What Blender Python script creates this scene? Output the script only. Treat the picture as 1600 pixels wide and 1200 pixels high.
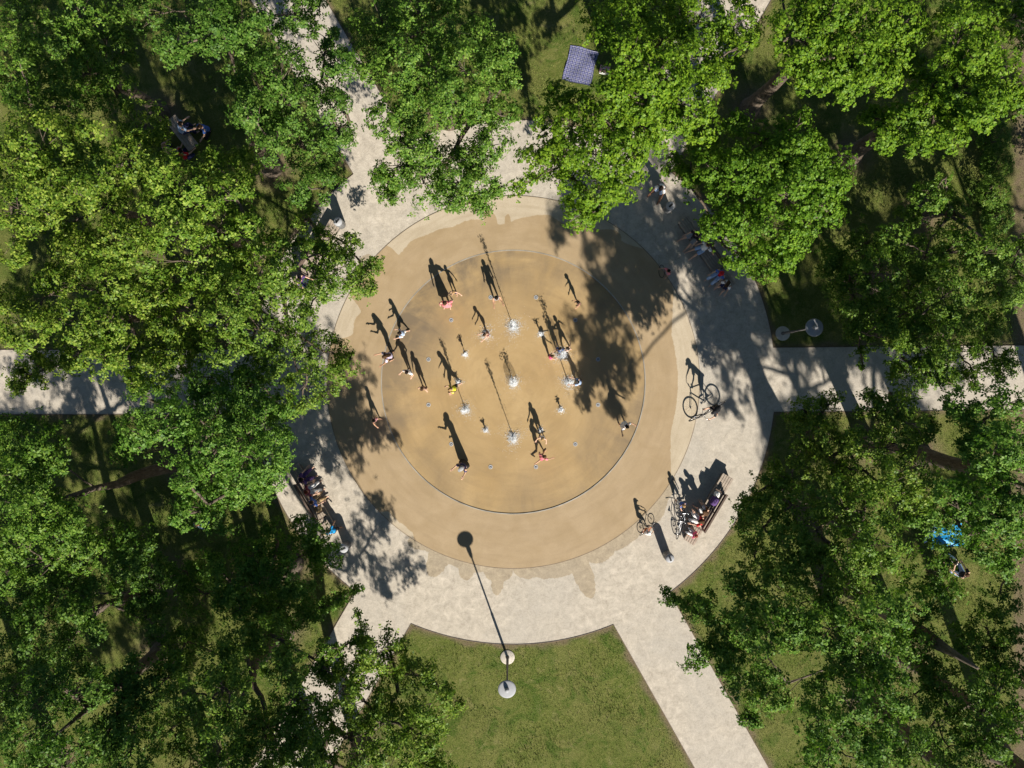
import bpy, bmesh, math, random
import numpy as np
from mathutils import Vector, Matrix

random.seed(7)
rng = np.random.default_rng(11)
scene = bpy.context.scene
for o in list(bpy.data.objects):
    bpy.data.objects.remove(o)
R = math.radians

# ------------------------------------------------------------ camera, sky, sun, exposure
CAM_H = 38.0          # drone height above the square, looking straight down
F_PX = 1294.0         # focal length in photograph pixels (1600 wide)
cam_d = bpy.data.cameras.new("camera")
cam_d.sensor_width = 36.0
cam_d.lens = F_PX / 1600.0 * 36.0
cam_d.clip_end = 2000.0
cam_d.clip_start = 0.5
cam = bpy.data.objects.new("camera", cam_d)
cam.location = (0, 0, CAM_H)
scene.collection.objects.link(cam)
scene.camera = cam

SUN_EL = 34.5
SUN_XY = (0.338, -0.941)      # the sun stands to the south, slightly east
world = bpy.data.worlds.new("World")
scene.world = world
world.use_nodes = True
wn = world.node_tree
wn.nodes.clear()
sky = wn.nodes.new("ShaderNodeTexSky")
sky.sky_type = 'NISHITA'
sky.sun_disc = False
sky.sun_elevation = R(SUN_EL)
sky.sun_rotation = math.atan2(SUN_XY[0], SUN_XY[1])
sky.air_density = 0.75
sky.dust_density = 0.15
sky.ozone_density = 1.0
bg = wn.nodes.new("ShaderNodeBackground")
bg.inputs["Strength"].default_value = 0.05
wo = wn.nodes.new("ShaderNodeOutputWorld")
wn.links.new(sky.outputs[0], bg.inputs[0])
wn.links.new(bg.outputs[0], wo.inputs[0])

sun_d = bpy.data.lights.new("sun", 'SUN')
sun_d.energy = 5.0
sun_d.angle = R(0.53)
sun_d.color = (1.0, 0.94, 0.84)
sun = bpy.data.objects.new("sun", sun_d)
ce = math.cos(R(SUN_EL))
sun_to = Vector((-SUN_XY[0] * ce, -SUN_XY[1] * ce, -math.sin(R(SUN_EL))))
sun.rotation_euler = sun_to.to_track_quat('-Z', 'Y').to_euler()
sun.location = (10, -30, 40)
scene.collection.objects.link(sun)

scene.view_settings.view_transform = 'Standard'
scene.view_settings.look = 'None'
scene.view_settings.gamma = 1.0
scene.view_settings.exposure = 0.7
scene.view_settings.use_curve_mapping = False
scene.render.engine = 'CYCLES'
scene.cycles.max_bounces = 6
scene.cycles.diffuse_bounces = 3
scene.cycles.transmission_bounces = 3

# ------------------------------------------------------------ helpers
COL = scene.collection


def gp(px, py, z=0.0):
    """Where the sight line of a photograph pixel meets the height z."""
    k = (CAM_H - z) / F_PX
    return Vector(((px - 800.0) * k, (600.0 - py) * k, z))


CEN = gp(802, 597)


def link(name, me, mat=None, parent=None, kind=None):
    o = bpy.data.objects.new(name, me)
    COL.objects.link(o)
    if mat is not None and me is not None:
        if len(me.materials) == 0:
            me.materials.append(mat)
    if parent is not None:
        o.parent = parent
    if kind:
        o["kind"] = kind
    return o


def tag(o, label, cat, group=None):
    o["label"] = label
    o["category"] = cat
    if group:
        o["group"] = group
    return o


def thing(name, label, cat, loc=(0, 0, 0), rz=0.0, group=None):
    o = bpy.data.objects.new(name, None)
    o.empty_display_size = 0.2
    o.location = loc
    o.rotation_euler = (0, 0, rz)
    COL.objects.link(o)
    return tag(o, label, cat, group)


def np_mesh(name, verts, faces_flat, nper, smooth=False):
    """Mesh from numpy arrays, all faces with nper corners."""
    me = bpy.data.meshes.new(name)
    v = np.asarray(verts, np.float32).reshape(-1, 3)
    f = np.asarray(faces_flat, np.int32).reshape(-1)
    nf = len(f) // nper
    me.vertices.add(len(v))
    me.vertices.foreach_set("co", v.ravel())
    me.loops.add(len(f))
    me.loops.foreach_set("vertex_index", f)
    me.polygons.add(nf)
    me.polygons.foreach_set("loop_start", np.arange(nf, dtype=np.int32) * nper)
    me.polygons.foreach_set("loop_total", np.full(nf, nper, np.int32))
    if smooth:
        me.polygons.foreach_set("use_smooth", np.ones(nf, bool))
    me.update(calc_edges=True)
    return me


class MB:
    """Collects boxes, tubes and lofts into one mesh."""

    def __init__(self):
        self.v = []
        self.f = []
        self.s = []

    def add(self, vs, fs, smooth=False):
        b = len(self.v)
        self.v += [tuple(p) for p in vs]
        for f in fs:
            self.f.append(tuple(i + b for i in f))
            self.s.append(smooth)
        return self

    def box(self, c, s, rot=None, bevel=0.0):
        hx, hy, hz = s[0] / 2, s[1] / 2, s[2] / 2
        M = rot if rot is not None else Matrix.Identity(3)
        c = Vector(c)
        if bevel <= 0:
            vs = [c + M @ Vector((x * hx, y * hy, z * hz)) for x in (-1, 1) for y in (-1, 1) for z in (-1, 1)]
            self.add(vs, [(0, 1, 3, 2), (4, 6, 7, 5), (0, 4, 5, 1), (2, 3, 7, 6), (0, 2, 6, 4), (1, 5, 7, 3)])
        else:
            b = bevel
            rings = []
            for z, i in ((-hz, b), (-hz + b, 0), (hz - b, 0), (hz, b)):
                x, y = hx - i, hy - i
                ring = [(x, -y + b), (x, y - b), (x - b, y), (-x + b, y), (-x, y - b), (-x, -y + b), (-x + b, -y), (x - b, -y)]
                rings.append([c + M @ Vector((p[0], p[1], z)) for p in ring])
            self.rings(rings, True, True)
        return self

    def rings(self, rings, cap0=True, cap1=True, smooth=False):
        n = len(rings[0])
        vs = [p for r in rings for p in r]
        fs = []
        for k in range(len(rings) - 1):
            for i in range(n):
                j = (i + 1) % n
                fs.append((k * n + i, k * n + j, (k + 1) * n + j, (k + 1) * n + i))
        if cap0:
            fs.append(tuple(range(n - 1, -1, -1)))
        if cap1:
            fs.append(tuple((len(rings) - 1) * n + i for i in range(n)))
        return self.add(vs, fs, smooth)

    def tube(self, pts, rad, n=8, smooth=True, caps=True):
        pts = [Vector(p) for p in pts]
        if not hasattr(rad, '__len__'):
            rad = [rad] * len(pts)
        rings = []
        prev = None
        for i, p in enumerate(pts):
            a = pts[max(i - 1, 0)]
            b = pts[min(i + 1, len(pts) - 1)]
            t = (b - a)
            if t.length < 1e-9:
                t = Vector((0, 0, 1))
            t.normalize()
            if prev is None:
                u = t.cross(Vector((0, 0, 1)))
                if u.length < 0.05:
                    u = t.cross(Vector((1, 0, 0)))
            else:
                u = prev - t * prev.dot(t)
                if u.length < 1e-6:
                    u = t.orthogonal()
            u.normalize()
            prev = u
            w = t.cross(u)
            rings.append([p + (u * math.cos(2 * math.pi * k / n) + w * math.sin(2 * math.pi * k / n)) * rad[i] for k in range(n)])
        return self.rings(rings, caps, caps, smooth)

    def lathe(self, prof, c=(0, 0, 0), n=24, smooth=True, caps=True):
        c = Vector(c)
        rings = [[c + Vector((r * math.cos(2 * math.pi * k / n), r * math.sin(2 * math.pi * k / n), z)) for k in range(n)] for r, z in prof]
        return self.rings(rings, caps, caps, smooth)

    def sphere(self, c, r, n=10, m=6, M=None):
        """closed ellipsoid; r a number or three radii; M turns it"""
        c = Vector(c)
        if not hasattr(r, '__len__'):
            r = (r, r, r)
        M = M if M is not None else Matrix.Identity(3)
        vs = [c + M @ Vector((0, 0, -r[2]))]
        for j in range(1, m):
            th = -math.pi / 2 + math.pi * j / m
            for k in range(n):
                a = 2 * math.pi * k / n
                vs.append(c + M @ Vector((r[0] * math.cos(th) * math.cos(a), r[1] * math.cos(th) * math.sin(a), r[2] * math.sin(th))))
        vs.append(c + M @ Vector((0, 0, r[2])))
        fs = []
        for k in range(n):
            fs.append((0, 1 + (k + 1) % n, 1 + k))
        for j in range(m - 2):
            for k in range(n):
                a = 1 + j * n + k
                b = 1 + j * n + (k + 1) % n
                fs.append((a, b, b + n, a + n))
        top = len(vs) - 1
        base = 1 + (m - 2) * n
        for k in range(n):
            fs.append((base + k, base + (k + 1) % n, top))
        return self.add(vs, fs, True)

    def torus(self, c, R0, r0, n=28, m=6, axis='x'):
        c = Vector(c)
        vs = []
        for i in range(n):
            a = 2 * math.pi * i / n
            for j in range(m):
                b = 2 * math.pi * j / m
                rr = R0 + r0 * math.cos(b)
                p = (r0 * math.sin(b), rr * math.cos(a), rr * math.sin(a)) if axis == 'x' else (rr * math.cos(a), rr * math.sin(a), r0 * math.sin(b))
                vs.append(c + Vector(p))
        fs = []
        for i in range(n):
            for j in range(m):
                fs.append((i * m + j, ((i + 1) % n) * m + j, ((i + 1) % n) * m + (j + 1) % m, i * m + (j + 1) % m))
        return self.add(vs, fs, True)

    def mesh(self, name):
        me = bpy.data.meshes.new(name)
        me.from_pydata(self.v, [], self.f)
        me.polygons.foreach_set("use_smooth", self.s)
        me.update()
        return me

    def build(self, name, mat, parent=None, kind=None):
        return link(name, self.mesh(name), mat, parent, kind)


# ------------------------------------------------------------ materials
def new_mat(name):
    m = bpy.data.materials.new(name)
    m.use_nodes = True
    nt = m.node_tree
    nt.nodes.clear()
    out = nt.nodes.new("ShaderNodeOutputMaterial")
    p = nt.nodes.new("ShaderNodeBsdfPrincipled")
    nt.links.new(p.outputs[0], out.inputs[0])
    return m, nt, p, out


def node(nt, t, **kw):
    n = nt.nodes.new(t)
    for k, v in kw.items():
        setattr(n, k, v)
    return n


def noise(nt, scale, detail=4.0, rough=0.55, vec=None, dist=0.0):
    n = node(nt, "ShaderNodeTexNoise")
    n.inputs["Scale"].default_value = scale
    n.inputs["Detail"].default_value = detail
    n.inputs["Roughness"].default_value = rough
    n.inputs["Distortion"].default_value = dist
    if vec is not None:
        nt.links.new(vec, n.inputs["Vector"])
    return n.outputs["Fac"]


def ramp(nt, fac, stops):
    r = node(nt, "ShaderNodeValToRGB")
    el = r.color_ramp.elements
    while len(el) < len(stops):
        el.new(0.5)
    for e, (p, c) in zip(el, stops):
        e.position = p
        e.color = (c[0], c[1], c[2], 1.0) if hasattr(c, '__len__') else (c, c, c, 1.0)
    nt.links.new(fac, r.inputs[0])
    return r.outputs[0]


def mixc(nt, fac, a, b, mode='MIX'):
    m = node(nt, "ShaderNodeMix", data_type='RGBA', blend_type=mode)
    for sock, val in ((m.inputs[0], fac), (m.inputs[6], a), (m.inputs[7], b)):
        if isinstance(val, bpy.types.NodeSocket):
            nt.links.new(val, sock)
        elif hasattr(val, '__len__'):
            sock.default_value = (val[0], val[1], val[2], 1.0)
        else:
            sock.default_value = val
    return m.outputs[2]


def mathn(nt, op, a, b=None, clamp=False):
    m = node(nt, "ShaderNodeMath", operation=op, use_clamp=clamp)
    for i, val in enumerate((a, b)):
        if val is None:
            continue
        if isinstance(val, bpy.types.NodeSocket):
            nt.links.new(val, m.inputs[i])
        else:
            m.inputs[i].default_value = val
    return m.outputs[0]


def bump(nt, p, height, strength=0.4, dist=0.02):
    b = node(nt, "ShaderNodeBump")
    b.inputs["Strength"].default_value = strength
    b.inputs["Distance"].default_value = dist
    nt.links.new(height, b.inputs["Height"])
    nt.links.new(b.outputs[0], p.inputs["Normal"])


MATS = {}


def paint(name, col, rough=0.6, metal=0.0, var=0.18, scale=9.0, spec=0.4):
    """Simple procedural surface: a base colour with uneven tone and a little relief."""
    if name in MATS:
        return MATS[name]
    m, nt, p, out = new_mat(name)
    tc = node(nt, "ShaderNodeTexCoord")
    n1 = noise(nt, scale, 5.0, 0.6, tc.outputs["Object"])
    lo = [c * (1 - var) for c in col]
    hi = [min(1.0, c * (1 + var)) for c in col]
    nt.links.new(ramp(nt, n1, [(0.3, lo), (0.7, hi)]), p.inputs["Base Color"])
    p.inputs["Roughness"].default_value = rough
    p.inputs["Metallic"].default_value = metal
    p.inputs["Specular IOR Level"].default_value = spec
    bump(nt, p, noise(nt, scale * 8, 3.0, 0.6, tc.outputs["Object"]), 0.15, 0.004)
    MATS[name] = m
    return m


def m_leaf(name, dark, mid, light, trans):
    m, nt, p, out = new_mat(name)
    g = node(nt, "ShaderNodeNewGeometry")
    n1 = noise(nt, 0.55, 3.0, 0.6, g.outputs["Position"])
    t = mathn(nt, 'ADD', mathn(nt, 'MULTIPLY', g.outputs["Random Per Island"], 0.62), mathn(nt, 'MULTIPLY', n1, 0.5))
    c = ramp(nt, t, [(0.18, dark), (0.52, mid), (0.92, light)])
    oi = node(nt, "ShaderNodeObjectInfo")
    c = mixc(nt, 1.0, c, ramp(nt, oi.outputs["Random"], [(0.0, (0.8, 0.9, 0.9)), (0.35, (1.0, 1.0, 0.8)), (0.65, (0.92, 1.06, 1.0)), (1.0, (1.18, 1.08, 0.9))]), 'MULTIPLY')
    nt.links.new(c, p.inputs["Base Color"])
    p.inputs["Roughness"].default_value = 0.5
    p.inputs["Specular IOR Level"].default_value = 0.2
    tr = node(nt, "ShaderNodeBsdfTranslucent")
    tc = mixc(nt, 1.0, c, (1.15, 1.3, 0.45), 'MULTIPLY')
    nt.links.new(tc, tr.inputs[0])
    mx = node(nt, "ShaderNodeMixShader")
    mx.inputs[0].default_value = trans
    nt.links.new(p.outputs[0], mx.inputs[1])
    nt.links.new(tr.outputs[0], mx.inputs[2])
    nt.links.new(mx.outputs[0], out.inputs[0])
    return m


OAK = m_leaf("oak_leaves", (0.044, 0.102, 0.012), (0.088, 0.175, 0.02), (0.22, 0.31, 0.055), 0.25)
MAPLE = m_leaf("maple_leaves", (0.068, 0.145, 0.010), (0.118, 0.222, 0.016), (0.24, 0.35, 0.03), 0.27)
OAKY = m_leaf("yellowing_oak_leaves", (0.062, 0.125, 0.012), (0.125, 0.21, 0.02), (0.34, 0.40, 0.07), 0.25)


def m_bark():
    m, nt, p, out = new_mat("bark")
    tc = node(nt, "ShaderNodeTexCoord")
    mp = node(nt, "ShaderNodeMapping")
    mp.inputs["Scale"].default_value = (1, 1, 0.22)
    nt.links.new(tc.outputs["Object"], mp.inputs[0])
    n1 = noise(nt, 14.0, 6.0, 0.65, mp.outputs[0], 0.6)
    nt.links.new(ramp(nt, n1, [(0.3, (0.045, 0.032, 0.022)), (0.55, (0.13, 0.098, 0.07)), (0.75, (0.22, 0.18, 0.14))]), p.inputs["Base Color"])
    p.inputs["Roughness"].default_value = 0.9
    bump(nt, p, n1, 0.8, 0.04)
    return m


BARK = m_bark()


def m_gravel():
    m, nt, p, out = new_mat("compacted_gravel")
    g = node(nt, "ShaderNodeNewGeometry")
    P = g.outputs["Position"]
    big = noise(nt, 0.2, 6.0, 0.62, P, 0.8)
    med = noise(nt, 2.6, 8.0, 0.72, P, 0.5)
    fine = noise(nt, 11.0, 4.0, 0.7, P)
    grain = noise(nt, 42.0, 2.0, 0.6, P)
    c = ramp(nt, med, [(0.32, (0.31, 0.27, 0.22)), (0.45, (0.41, 0.36, 0.295)), (0.56, (0.51, 0.45, 0.37)), (0.68, (0.65, 0.575, 0.48))])
    grey = ramp(nt, big, [(0.42, 0.0), (0.62, 0.8)])
    c = mixc(nt, grey, c, mixc(nt, med, (0.30, 0.275, 0.24), (0.50, 0.455, 0.395)))
    scuff = noise(nt, 1.3, 9.0, 0.74, P, 0.6)
    c = mixc(nt, ramp(nt, scuff, [(0.55, 0.0), (0.68, 0.5)]), c, (0.33, 0.29, 0.235))
    c = mixc(nt, ramp(nt, fine, [(0.35, 0.0), (0.75, 0.55)]), c, (0.62, 0.56, 0.46))
    c = mixc(nt, ramp(nt, grain, [(0.28, 0.6), (0.5, 0.0)]), c, (0.25, 0.21, 0.16))
    at = node(nt, "ShaderNodeAttribute", attribute_name="wet")
    wn = noise(nt, 5.0, 7.0, 0.7, P)
    wsum = mathn(nt, 'ADD', at.outputs["Fac"], mathn(nt, 'MULTIPLY', mathn(nt, 'SUBTRACT', wn, 0.5), 1.3))
    wet = ramp(nt, wsum, [(0.42, 0.0), (0.56, 0.85)])
    c = mixc(nt, wet, c, mixc(nt, 1.0, c, (0.74, 0.67, 0.55), 'MULTIPLY'))
    nt.links.new(c, p.inputs["Base Color"])
    nt.links.new(mathn(nt, 'SUBTRACT', 0.95, mathn(nt, 'MULTIPLY', wet, 0.3)), p.inputs["Roughness"])
    p.inputs["Specular IOR Level"].default_value = 0.25
    bump(nt, p, mathn(nt, 'ADD', fine, grain), 0.35, 0.02)
    return m


def m_ring():
    m, nt, p, out = new_mat("tan_concrete")
    g = node(nt, "ShaderNodeNewGeometry")
    P = g.outputs["Position"]
    at = node(nt, "ShaderNodeAttribute", attribute_name="wet")
    wn = noise(nt, 3.2, 8.0, 0.7, P, 0.4)
    wsum = mathn(nt, 'ADD', at.outputs["Fac"], mathn(nt, 'MULTIPLY', mathn(nt, 'SUBTRACT', wn, 0.5), 0.8))
    wet = ramp(nt, wsum, [(0.44, 0.0), (0.54, 1.0)])
    pol = node(nt, "ShaderNodeAttribute", attribute_name="polar")
    med = noise(nt, 1.1, 5.0, 0.6, P, 0.5)
    streak = noise(nt, 3.0, 5.0, 0.6, pol.outputs["Vector"])
    grain = noise(nt, 38.0, 2.0, 0.6, P)
    dry = ramp(nt, med, [(0.3, (0.45, 0.375, 0.27)), (0.7, (0.52, 0.44, 0.325))])
    damp = ramp(nt, med, [(0.3, (0.345, 0.25, 0.14)), (0.7, (0.41, 0.305, 0.185))])
    c = mixc(nt, wet, dry, damp)
    c = mixc(nt, ramp(nt, streak, [(0.45, 0.0), (0.8, 0.4)]), c, (0.25, 0.18, 0.10))
    c = mixc(nt, ramp(nt, grain, [(0.3, 0.28), (0.5, 0.0)]), c, (0.22, 0.16, 0.10))
    nt.links.new(c, p.inputs["Base Color"])
    nt.links.new(mathn(nt, 'SUBTRACT', 0.9, mathn(nt, 'MULTIPLY', wet, 0.32)), p.inputs["Roughness"])
    p.inputs["Specular IOR Level"].default_value = 0.3
    bump(nt, p, grain, 0.15, 0.008)
    return m


def m_pad():
    m, nt, p, out = new_mat("wet_ochre_concrete")
    g = node(nt, "ShaderNodeNewGeometry")
    P = g.outputs["Position"]
    pol = node(nt, "ShaderNodeAttribute", attribute_name="polar")
    PV = pol.outputs["Vector"]
    trowel = noise(nt, 2.6, 8.0, 0.68, PV, 0.5)
    rad_at = node(nt, "ShaderNodeAttribute", attribute_name="edge")
    spoke_at = node(nt, "ShaderNodeAttribute", attribute_name="spoke")
    spoke = noise(nt, 1.0, 6.0, 0.65, spoke_at.outputs["Vector"], 0.3)
    med = noise(nt, 0.5, 5.0, 0.55, P, 0.4)
    blot = noise(nt, 0.42, 6.0, 0.6, P, 0.6)
    grain = noise(nt, 30.0, 2.0, 0.6, P)
    c = ramp(nt, med, [(0.3, (0.355, 0.24, 0.108)), (0.5, (0.40, 0.275, 0.128)), (0.7, (0.445, 0.312, 0.152))])
    c = mixc(nt, ramp(nt, trowel, [(0.34, 0.45), (0.52, 0.0)]), c, (0.30, 0.205, 0.10))
    c = mixc(nt, ramp(nt, trowel, [(0.55, 0.0), (0.75, 0.3)]), c, (0.50, 0.365, 0.195))
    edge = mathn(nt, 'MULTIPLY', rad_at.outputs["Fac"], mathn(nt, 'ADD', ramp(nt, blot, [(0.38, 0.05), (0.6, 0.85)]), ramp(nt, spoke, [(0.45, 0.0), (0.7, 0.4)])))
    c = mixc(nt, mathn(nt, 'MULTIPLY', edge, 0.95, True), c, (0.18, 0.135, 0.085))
    c = mixc(nt, ramp(nt, grain, [(0.3, 0.22), (0.5, 0.0)]), c, (0.2, 0.13, 0.06))
    nt.links.new(c, p.inputs["Base Color"])
    nt.links.new(ramp(nt, med, [(0.3, 0.5), (0.7, 0.72)]), p.inputs["Roughness"])
    p.inputs["Specular IOR Level"].default_value = 0.35
    bump(nt, p, mathn(nt, 'ADD', trowel, mathn(nt, 'MULTIPLY', grain, 0.3)), 0.12, 0.01)
    return m


def m_lawn():
    m, nt, p, out = new_mat("mown_lawn")
    g = node(nt, "ShaderNodeNewGeometry")
    P = g.outputs["Position"]
    big = noise(nt, 0.35, 5.0, 0.6, P, 0.5)
    med = noise(nt, 2.4, 6.0, 0.68, P, 0.8)
    fine = noise(nt, 16.0, 5.0, 0.75, P)
    tuft = noise(nt, 46.0, 2.0, 0.6, P)
    soil = node(nt, "ShaderNodeAttribute", attribute_name="soil")
    c = ramp(nt, med, [(0.28, (0.085, 0.12, 0.02)), (0.5, (0.135, 0.165, 0.032)), (0.74, (0.215, 0.21, 0.062))])
    c = mixc(nt, ramp(nt, big, [(0.42, 0.0), (0.68, 0.55)]), c, (0.225, 0.21, 0.07))
    patch = noise(nt, 0.9, 4.0, 0.6, P, 1.0)
    c = mixc(nt, ramp(nt, patch, [(0.5, 0.0), (0.64, 0.85)]), c, (0.06, 0.115, 0.012))
    dryp = noise(nt, 1.6, 7.0, 0.72, P, 0.8)
    c = mixc(nt, ramp(nt, dryp, [(0.56, 0.0), (0.7, 0.75)]), c, (0.30, 0.265, 0.115))
    c = mixc(nt, ramp(nt, fine, [(0.5, 0.0), (0.74, 0.75)]), c, (0.29, 0.275, 0.11))
    c = mixc(nt, ramp(nt, tuft, [(0.3, 0.7), (0.52, 0.0)]), c, (0.045, 0.07, 0.012))
    sf = mathn(nt, 'MULTIPLY', soil.outputs["Fac"], ramp(nt, med, [(0.3, 0.55), (0.62, 1.35)]), True)
    c = mixc(nt, sf, c, mixc(nt, fine, (0.13, 0.095, 0.055), (0.26, 0.205, 0.13)))
    nt.links.new(c, p.inputs["Base Color"])
    p.inputs["Roughness"].default_value = 0.95
    p.inputs["Specular IOR Level"].default_value = 0.15
    bump(nt, p, mathn(nt, 'ADD', fine, tuft), 0.9, 0.05)
    return m


def m_grass():
    m, nt, p, out = new_mat("grass_blades")
    g = node(nt, "ShaderNodeNewGeometry")
    n1 = noise(nt, 1.4, 5.0, 0.65, g.outputs["Position"])
    t = mathn(nt, 'ADD', mathn(nt, 'MULTIPLY', g.outputs["Random Per Island"], 0.5), mathn(nt, 'MULTIPLY', n1, 0.7))
    nt.links.new(ramp(nt, t, [(0.25, (0.07, 0.125, 0.018)), (0.55, (0.125, 0.19, 0.03)), (0.85, (0.27, 0.265, 0.09))]), p.inputs["Base Color"])
    p.inputs["Roughness"].default_value = 0.7
    p.inputs["Specular IOR Level"].default_value = 0.25
    return m


GRAVEL, RINGM, PADM, LAWN, GRASS = m_gravel(), m_ring(), m_pad(), m_lawn(), m_grass()
STEEL = paint("brushed_steel", (0.36, 0.36, 0.36), 0.6, 0.25, 0.15, 14)
EDGE = paint("weathered_steel_edging", (0.16, 0.125, 0.10), 0.7, 0.4, 0.3, 6)
LAMPGREY = paint("grey_lacquer", (0.33, 0.335, 0.35), 0.75, 0.0, 0.08, 6)
POLEM = paint("dark_pole_lacquer", (0.13, 0.12, 0.115), 0.5, 0.2, 0.15, 6)
CONC = paint("pale_concrete", (0.50, 0.45, 0.385), 0.9, 0.0, 0.14, 5)
WOOD = paint("weathered_timber", (0.36, 0.295, 0.235), 0.8, 0.0, 0.22, 7)
BLACK = paint("black_rubber", (0.018, 0.018, 0.02), 0.7, 0.0, 0.2, 10)
CHROME = paint("silver_metal", (0.6, 0.6, 0.62), 0.28, 1.0, 0.08, 10)


def m_water():
    m, nt, p, out = new_mat("aerated_water")
    tc = node(nt, "ShaderNodeTexCoord")
    n1 = noise(nt, 30.0, 2.0, 0.5, tc.outputs["Object"])
    nt.links.new(ramp(nt, n1, [(0.3, (0.82, 0.86, 0.9)), (0.7, (0.93, 0.95, 0.96))]), p.inputs["Base Color"])
    p.inputs["Roughness"].default_value = 0.12
    p.inputs["IOR"].default_value = 1.33
    tr = node(nt, "ShaderNodeBsdfTransparent")
    mx = node(nt, "ShaderNodeMixShader")
    mx.inputs[0].default_value = 0.12
    nt.links.new(p.outputs[0], mx.inputs[1])
    nt.links.new(tr.outputs[0], mx.inputs[2])
    nt.links.new(mx.outputs[0], out.inputs[0])
    return m


WATER = m_water()

# ------------------------------------------------------------ ground
R_PAD, R_RING, R_PLAZA = 6.05, 8.55, 12.04
PATHS = (0.5, 60.0, 120.5, 180.0, 240.0, 299.5)
PATH_W = 1.48     # half width
CX, CY = CEN.x, CEN.y


def annulus(name, r0, r1, nr, nt_, z, mat, attrs=None, zfun=None):
    rr = np.linspace(r0, r1, nr) if r1 < 50 else np.concatenate([np.linspace(r0, 31.0, nr - 8), np.geomspace(34.0, r1, 8)])
    th = np.linspace(0, 2 * np.pi, nt_, endpoint=False)
    RR, TT = np.meshgrid(rr, th, indexing='ij')
    X = CX + RR * np.cos(TT)
    Y = CY + RR * np.sin(TT)
    Z = np.full_like(X, z) if zfun is None else z + zfun(RR, TT)
    i, j = np.meshgrid(np.arange(nr - 1), np.arange(nt_), indexing='ij')
    j2 = (j + 1) % nt_
    f = np.stack([i * nt_ + j, (i + 1) * nt_ + j, (i + 1) * nt_ + j2, i * nt_ + j2], -1)
    me = np_mesh(name, np.stack([X, Y, Z], -1), f, 4, True)
    for an, fn in (attrs or {}).items():
        val = fn(RR, TT)
        if val.ndim == 3:
            a = me.attributes.new(an, 'FLOAT_VECTOR', 'POINT')
            a.data.foreach_set("vector", val.astype(np.float32).ravel())
        else:
            a = me.attributes.new(an, 'FLOAT', 'POINT')
            a.data.foreach_set("value", val.astype(np.float32).ravel())
    return link(name, me, mat, None, "structure")


def sm(x, a, b):
    t = np.clip((x - a) / (b - a), 0, 1)
    return t * t * (3 - 2 * t)


def wob(T, seed, n=9, base=3):
    r = np.random.default_rng(seed)
    s = np.zeros_like(T)
    for k in range(n):
        f = base + int(r.integers(0, 4)) + k * 4
        s += np.sin(T * f + r.uniform(0, 6.28)) / (1.0 + 0.55 * k)
    return s


def bumps(T, spec):
    """Lobes of splashed water running outward: (angle deg, half width deg, reach)."""
    s = np.zeros_like(T)
    for a, w, h in spec:
        d = (np.degrees(T) - a + 180) % 360 - 180
        s = np.maximum(s, h * np.clip(1 - (d / w) ** 2, 0, 1) ** 0.45 * (np.abs(d) < w))
    return s


def ring_wet(RR, TT):
    deg = np.degrees(TT) % 360
    # the slab is soaked nearly everywhere; its outer part has dried to the north
    north = sm(deg, 38, 62) * (1 - sm(deg, 128, 150))
    nw = sm(deg, 150, 156) * (1 - sm(deg, 163, 170))
    sw = sm(deg, 222, 227) * (1 - sm(deg, 236, 240))
    east = (1 - sm(deg, 14, 40)) + sm(deg, 318, 345)
    lim = 8.9 - north * 1.25 - nw * 1.1 - sw * 0.85 - east * 1.35 + 0.16 * wob(TT, 3) * (north + nw + sw)
    lim = lim + bumps(TT, [(98, 2.3, 0.55), (92, 1.2, 0.4), (137, 5.0, 1.2), (58, 5, 0.35)])
    e = sm(deg, 300, 345) * 0.0
    return sm(lim - RR, -0.2, 0.2) * (1 - 0.55 * (1 - sm(RR, 6.0, 6.9)) * (deg > 330) * 0) - e


def gravel_wet(RR, TT):
    deg = np.degrees(TT) % 360
    reach = bumps(TT, [(247, 3.2, 1.2), (256, 2.6, 0.75), (265.5, 2.2, 1.35), (265.5, 4.6, 0.7), (275, 5, 0.55), (283, 9, 0.7),
                       (290, 3.0, 2.0), (297, 5, 0.7), (305, 8, 0.55), (315, 9, 0.6), (325, 5, 0.4), (240, 4, 0.3), (141, 3.0, 0.5), (252, 12, 0.35)])
    lim = R_RING + reach + 0.05 * wob(TT, 8) * (reach > 0.1)
    return sm(lim - RR, -0.16, 0.14) * (0.9 + 0.1 * np.sin(TT * 13)) * (reach > 0.05)


def path_dist(X, Y):
    """Distance outside the nearest path edge (negative inside)."""
    d = np.full_like(X, 99.0)
    for a in PATHS:
        c, s = math.cos(R(a)), math.sin(R(a))
        al = (X - CX) * c + (Y - CY) * s
        pe = np.abs(-(X - CX) * s + (Y - CY) * c) - PATH_W
        d = np.where(al > 0, np.minimum(d, pe), d)
    return d


def polar_vec(fr, ft):
    def f(RR, TT):
        return np.stack([RR * fr, np.cos(TT) * ft, np.sin(TT) * ft], -1)
    return f


TREE_BASES = []     # filled by the tree table below, used for worn soil


def lawn_soil(RR, TT):
    X = CX + RR * np.cos(TT)
    Y = CY + RR * np.sin(TT)
    d = np.minimum(np.maximum(path_dist(X, Y), 0), RR - R_PLAZA)
    d = d + 0.08 * np.sin(X * 3.1 + 2 * np.sin(Y * 2.3)) + 0.06 * np.sin(Y * 7.3 + X * 4.1)
    s = 0.85 * (1 - sm(d, 0.02, 0.3))
    for b in TREE_BASES:
        q = np.hypot(X - b[0], Y - b[1])
        s = np.maximum(s, 0.8 * (1 - sm(q, 0.4, 1.5)))
    s = np.maximum(s, 0.9 * sm(X, 22.7, 23.3) * (1 - sm(X, 24.5, 26)))
    return s

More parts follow.
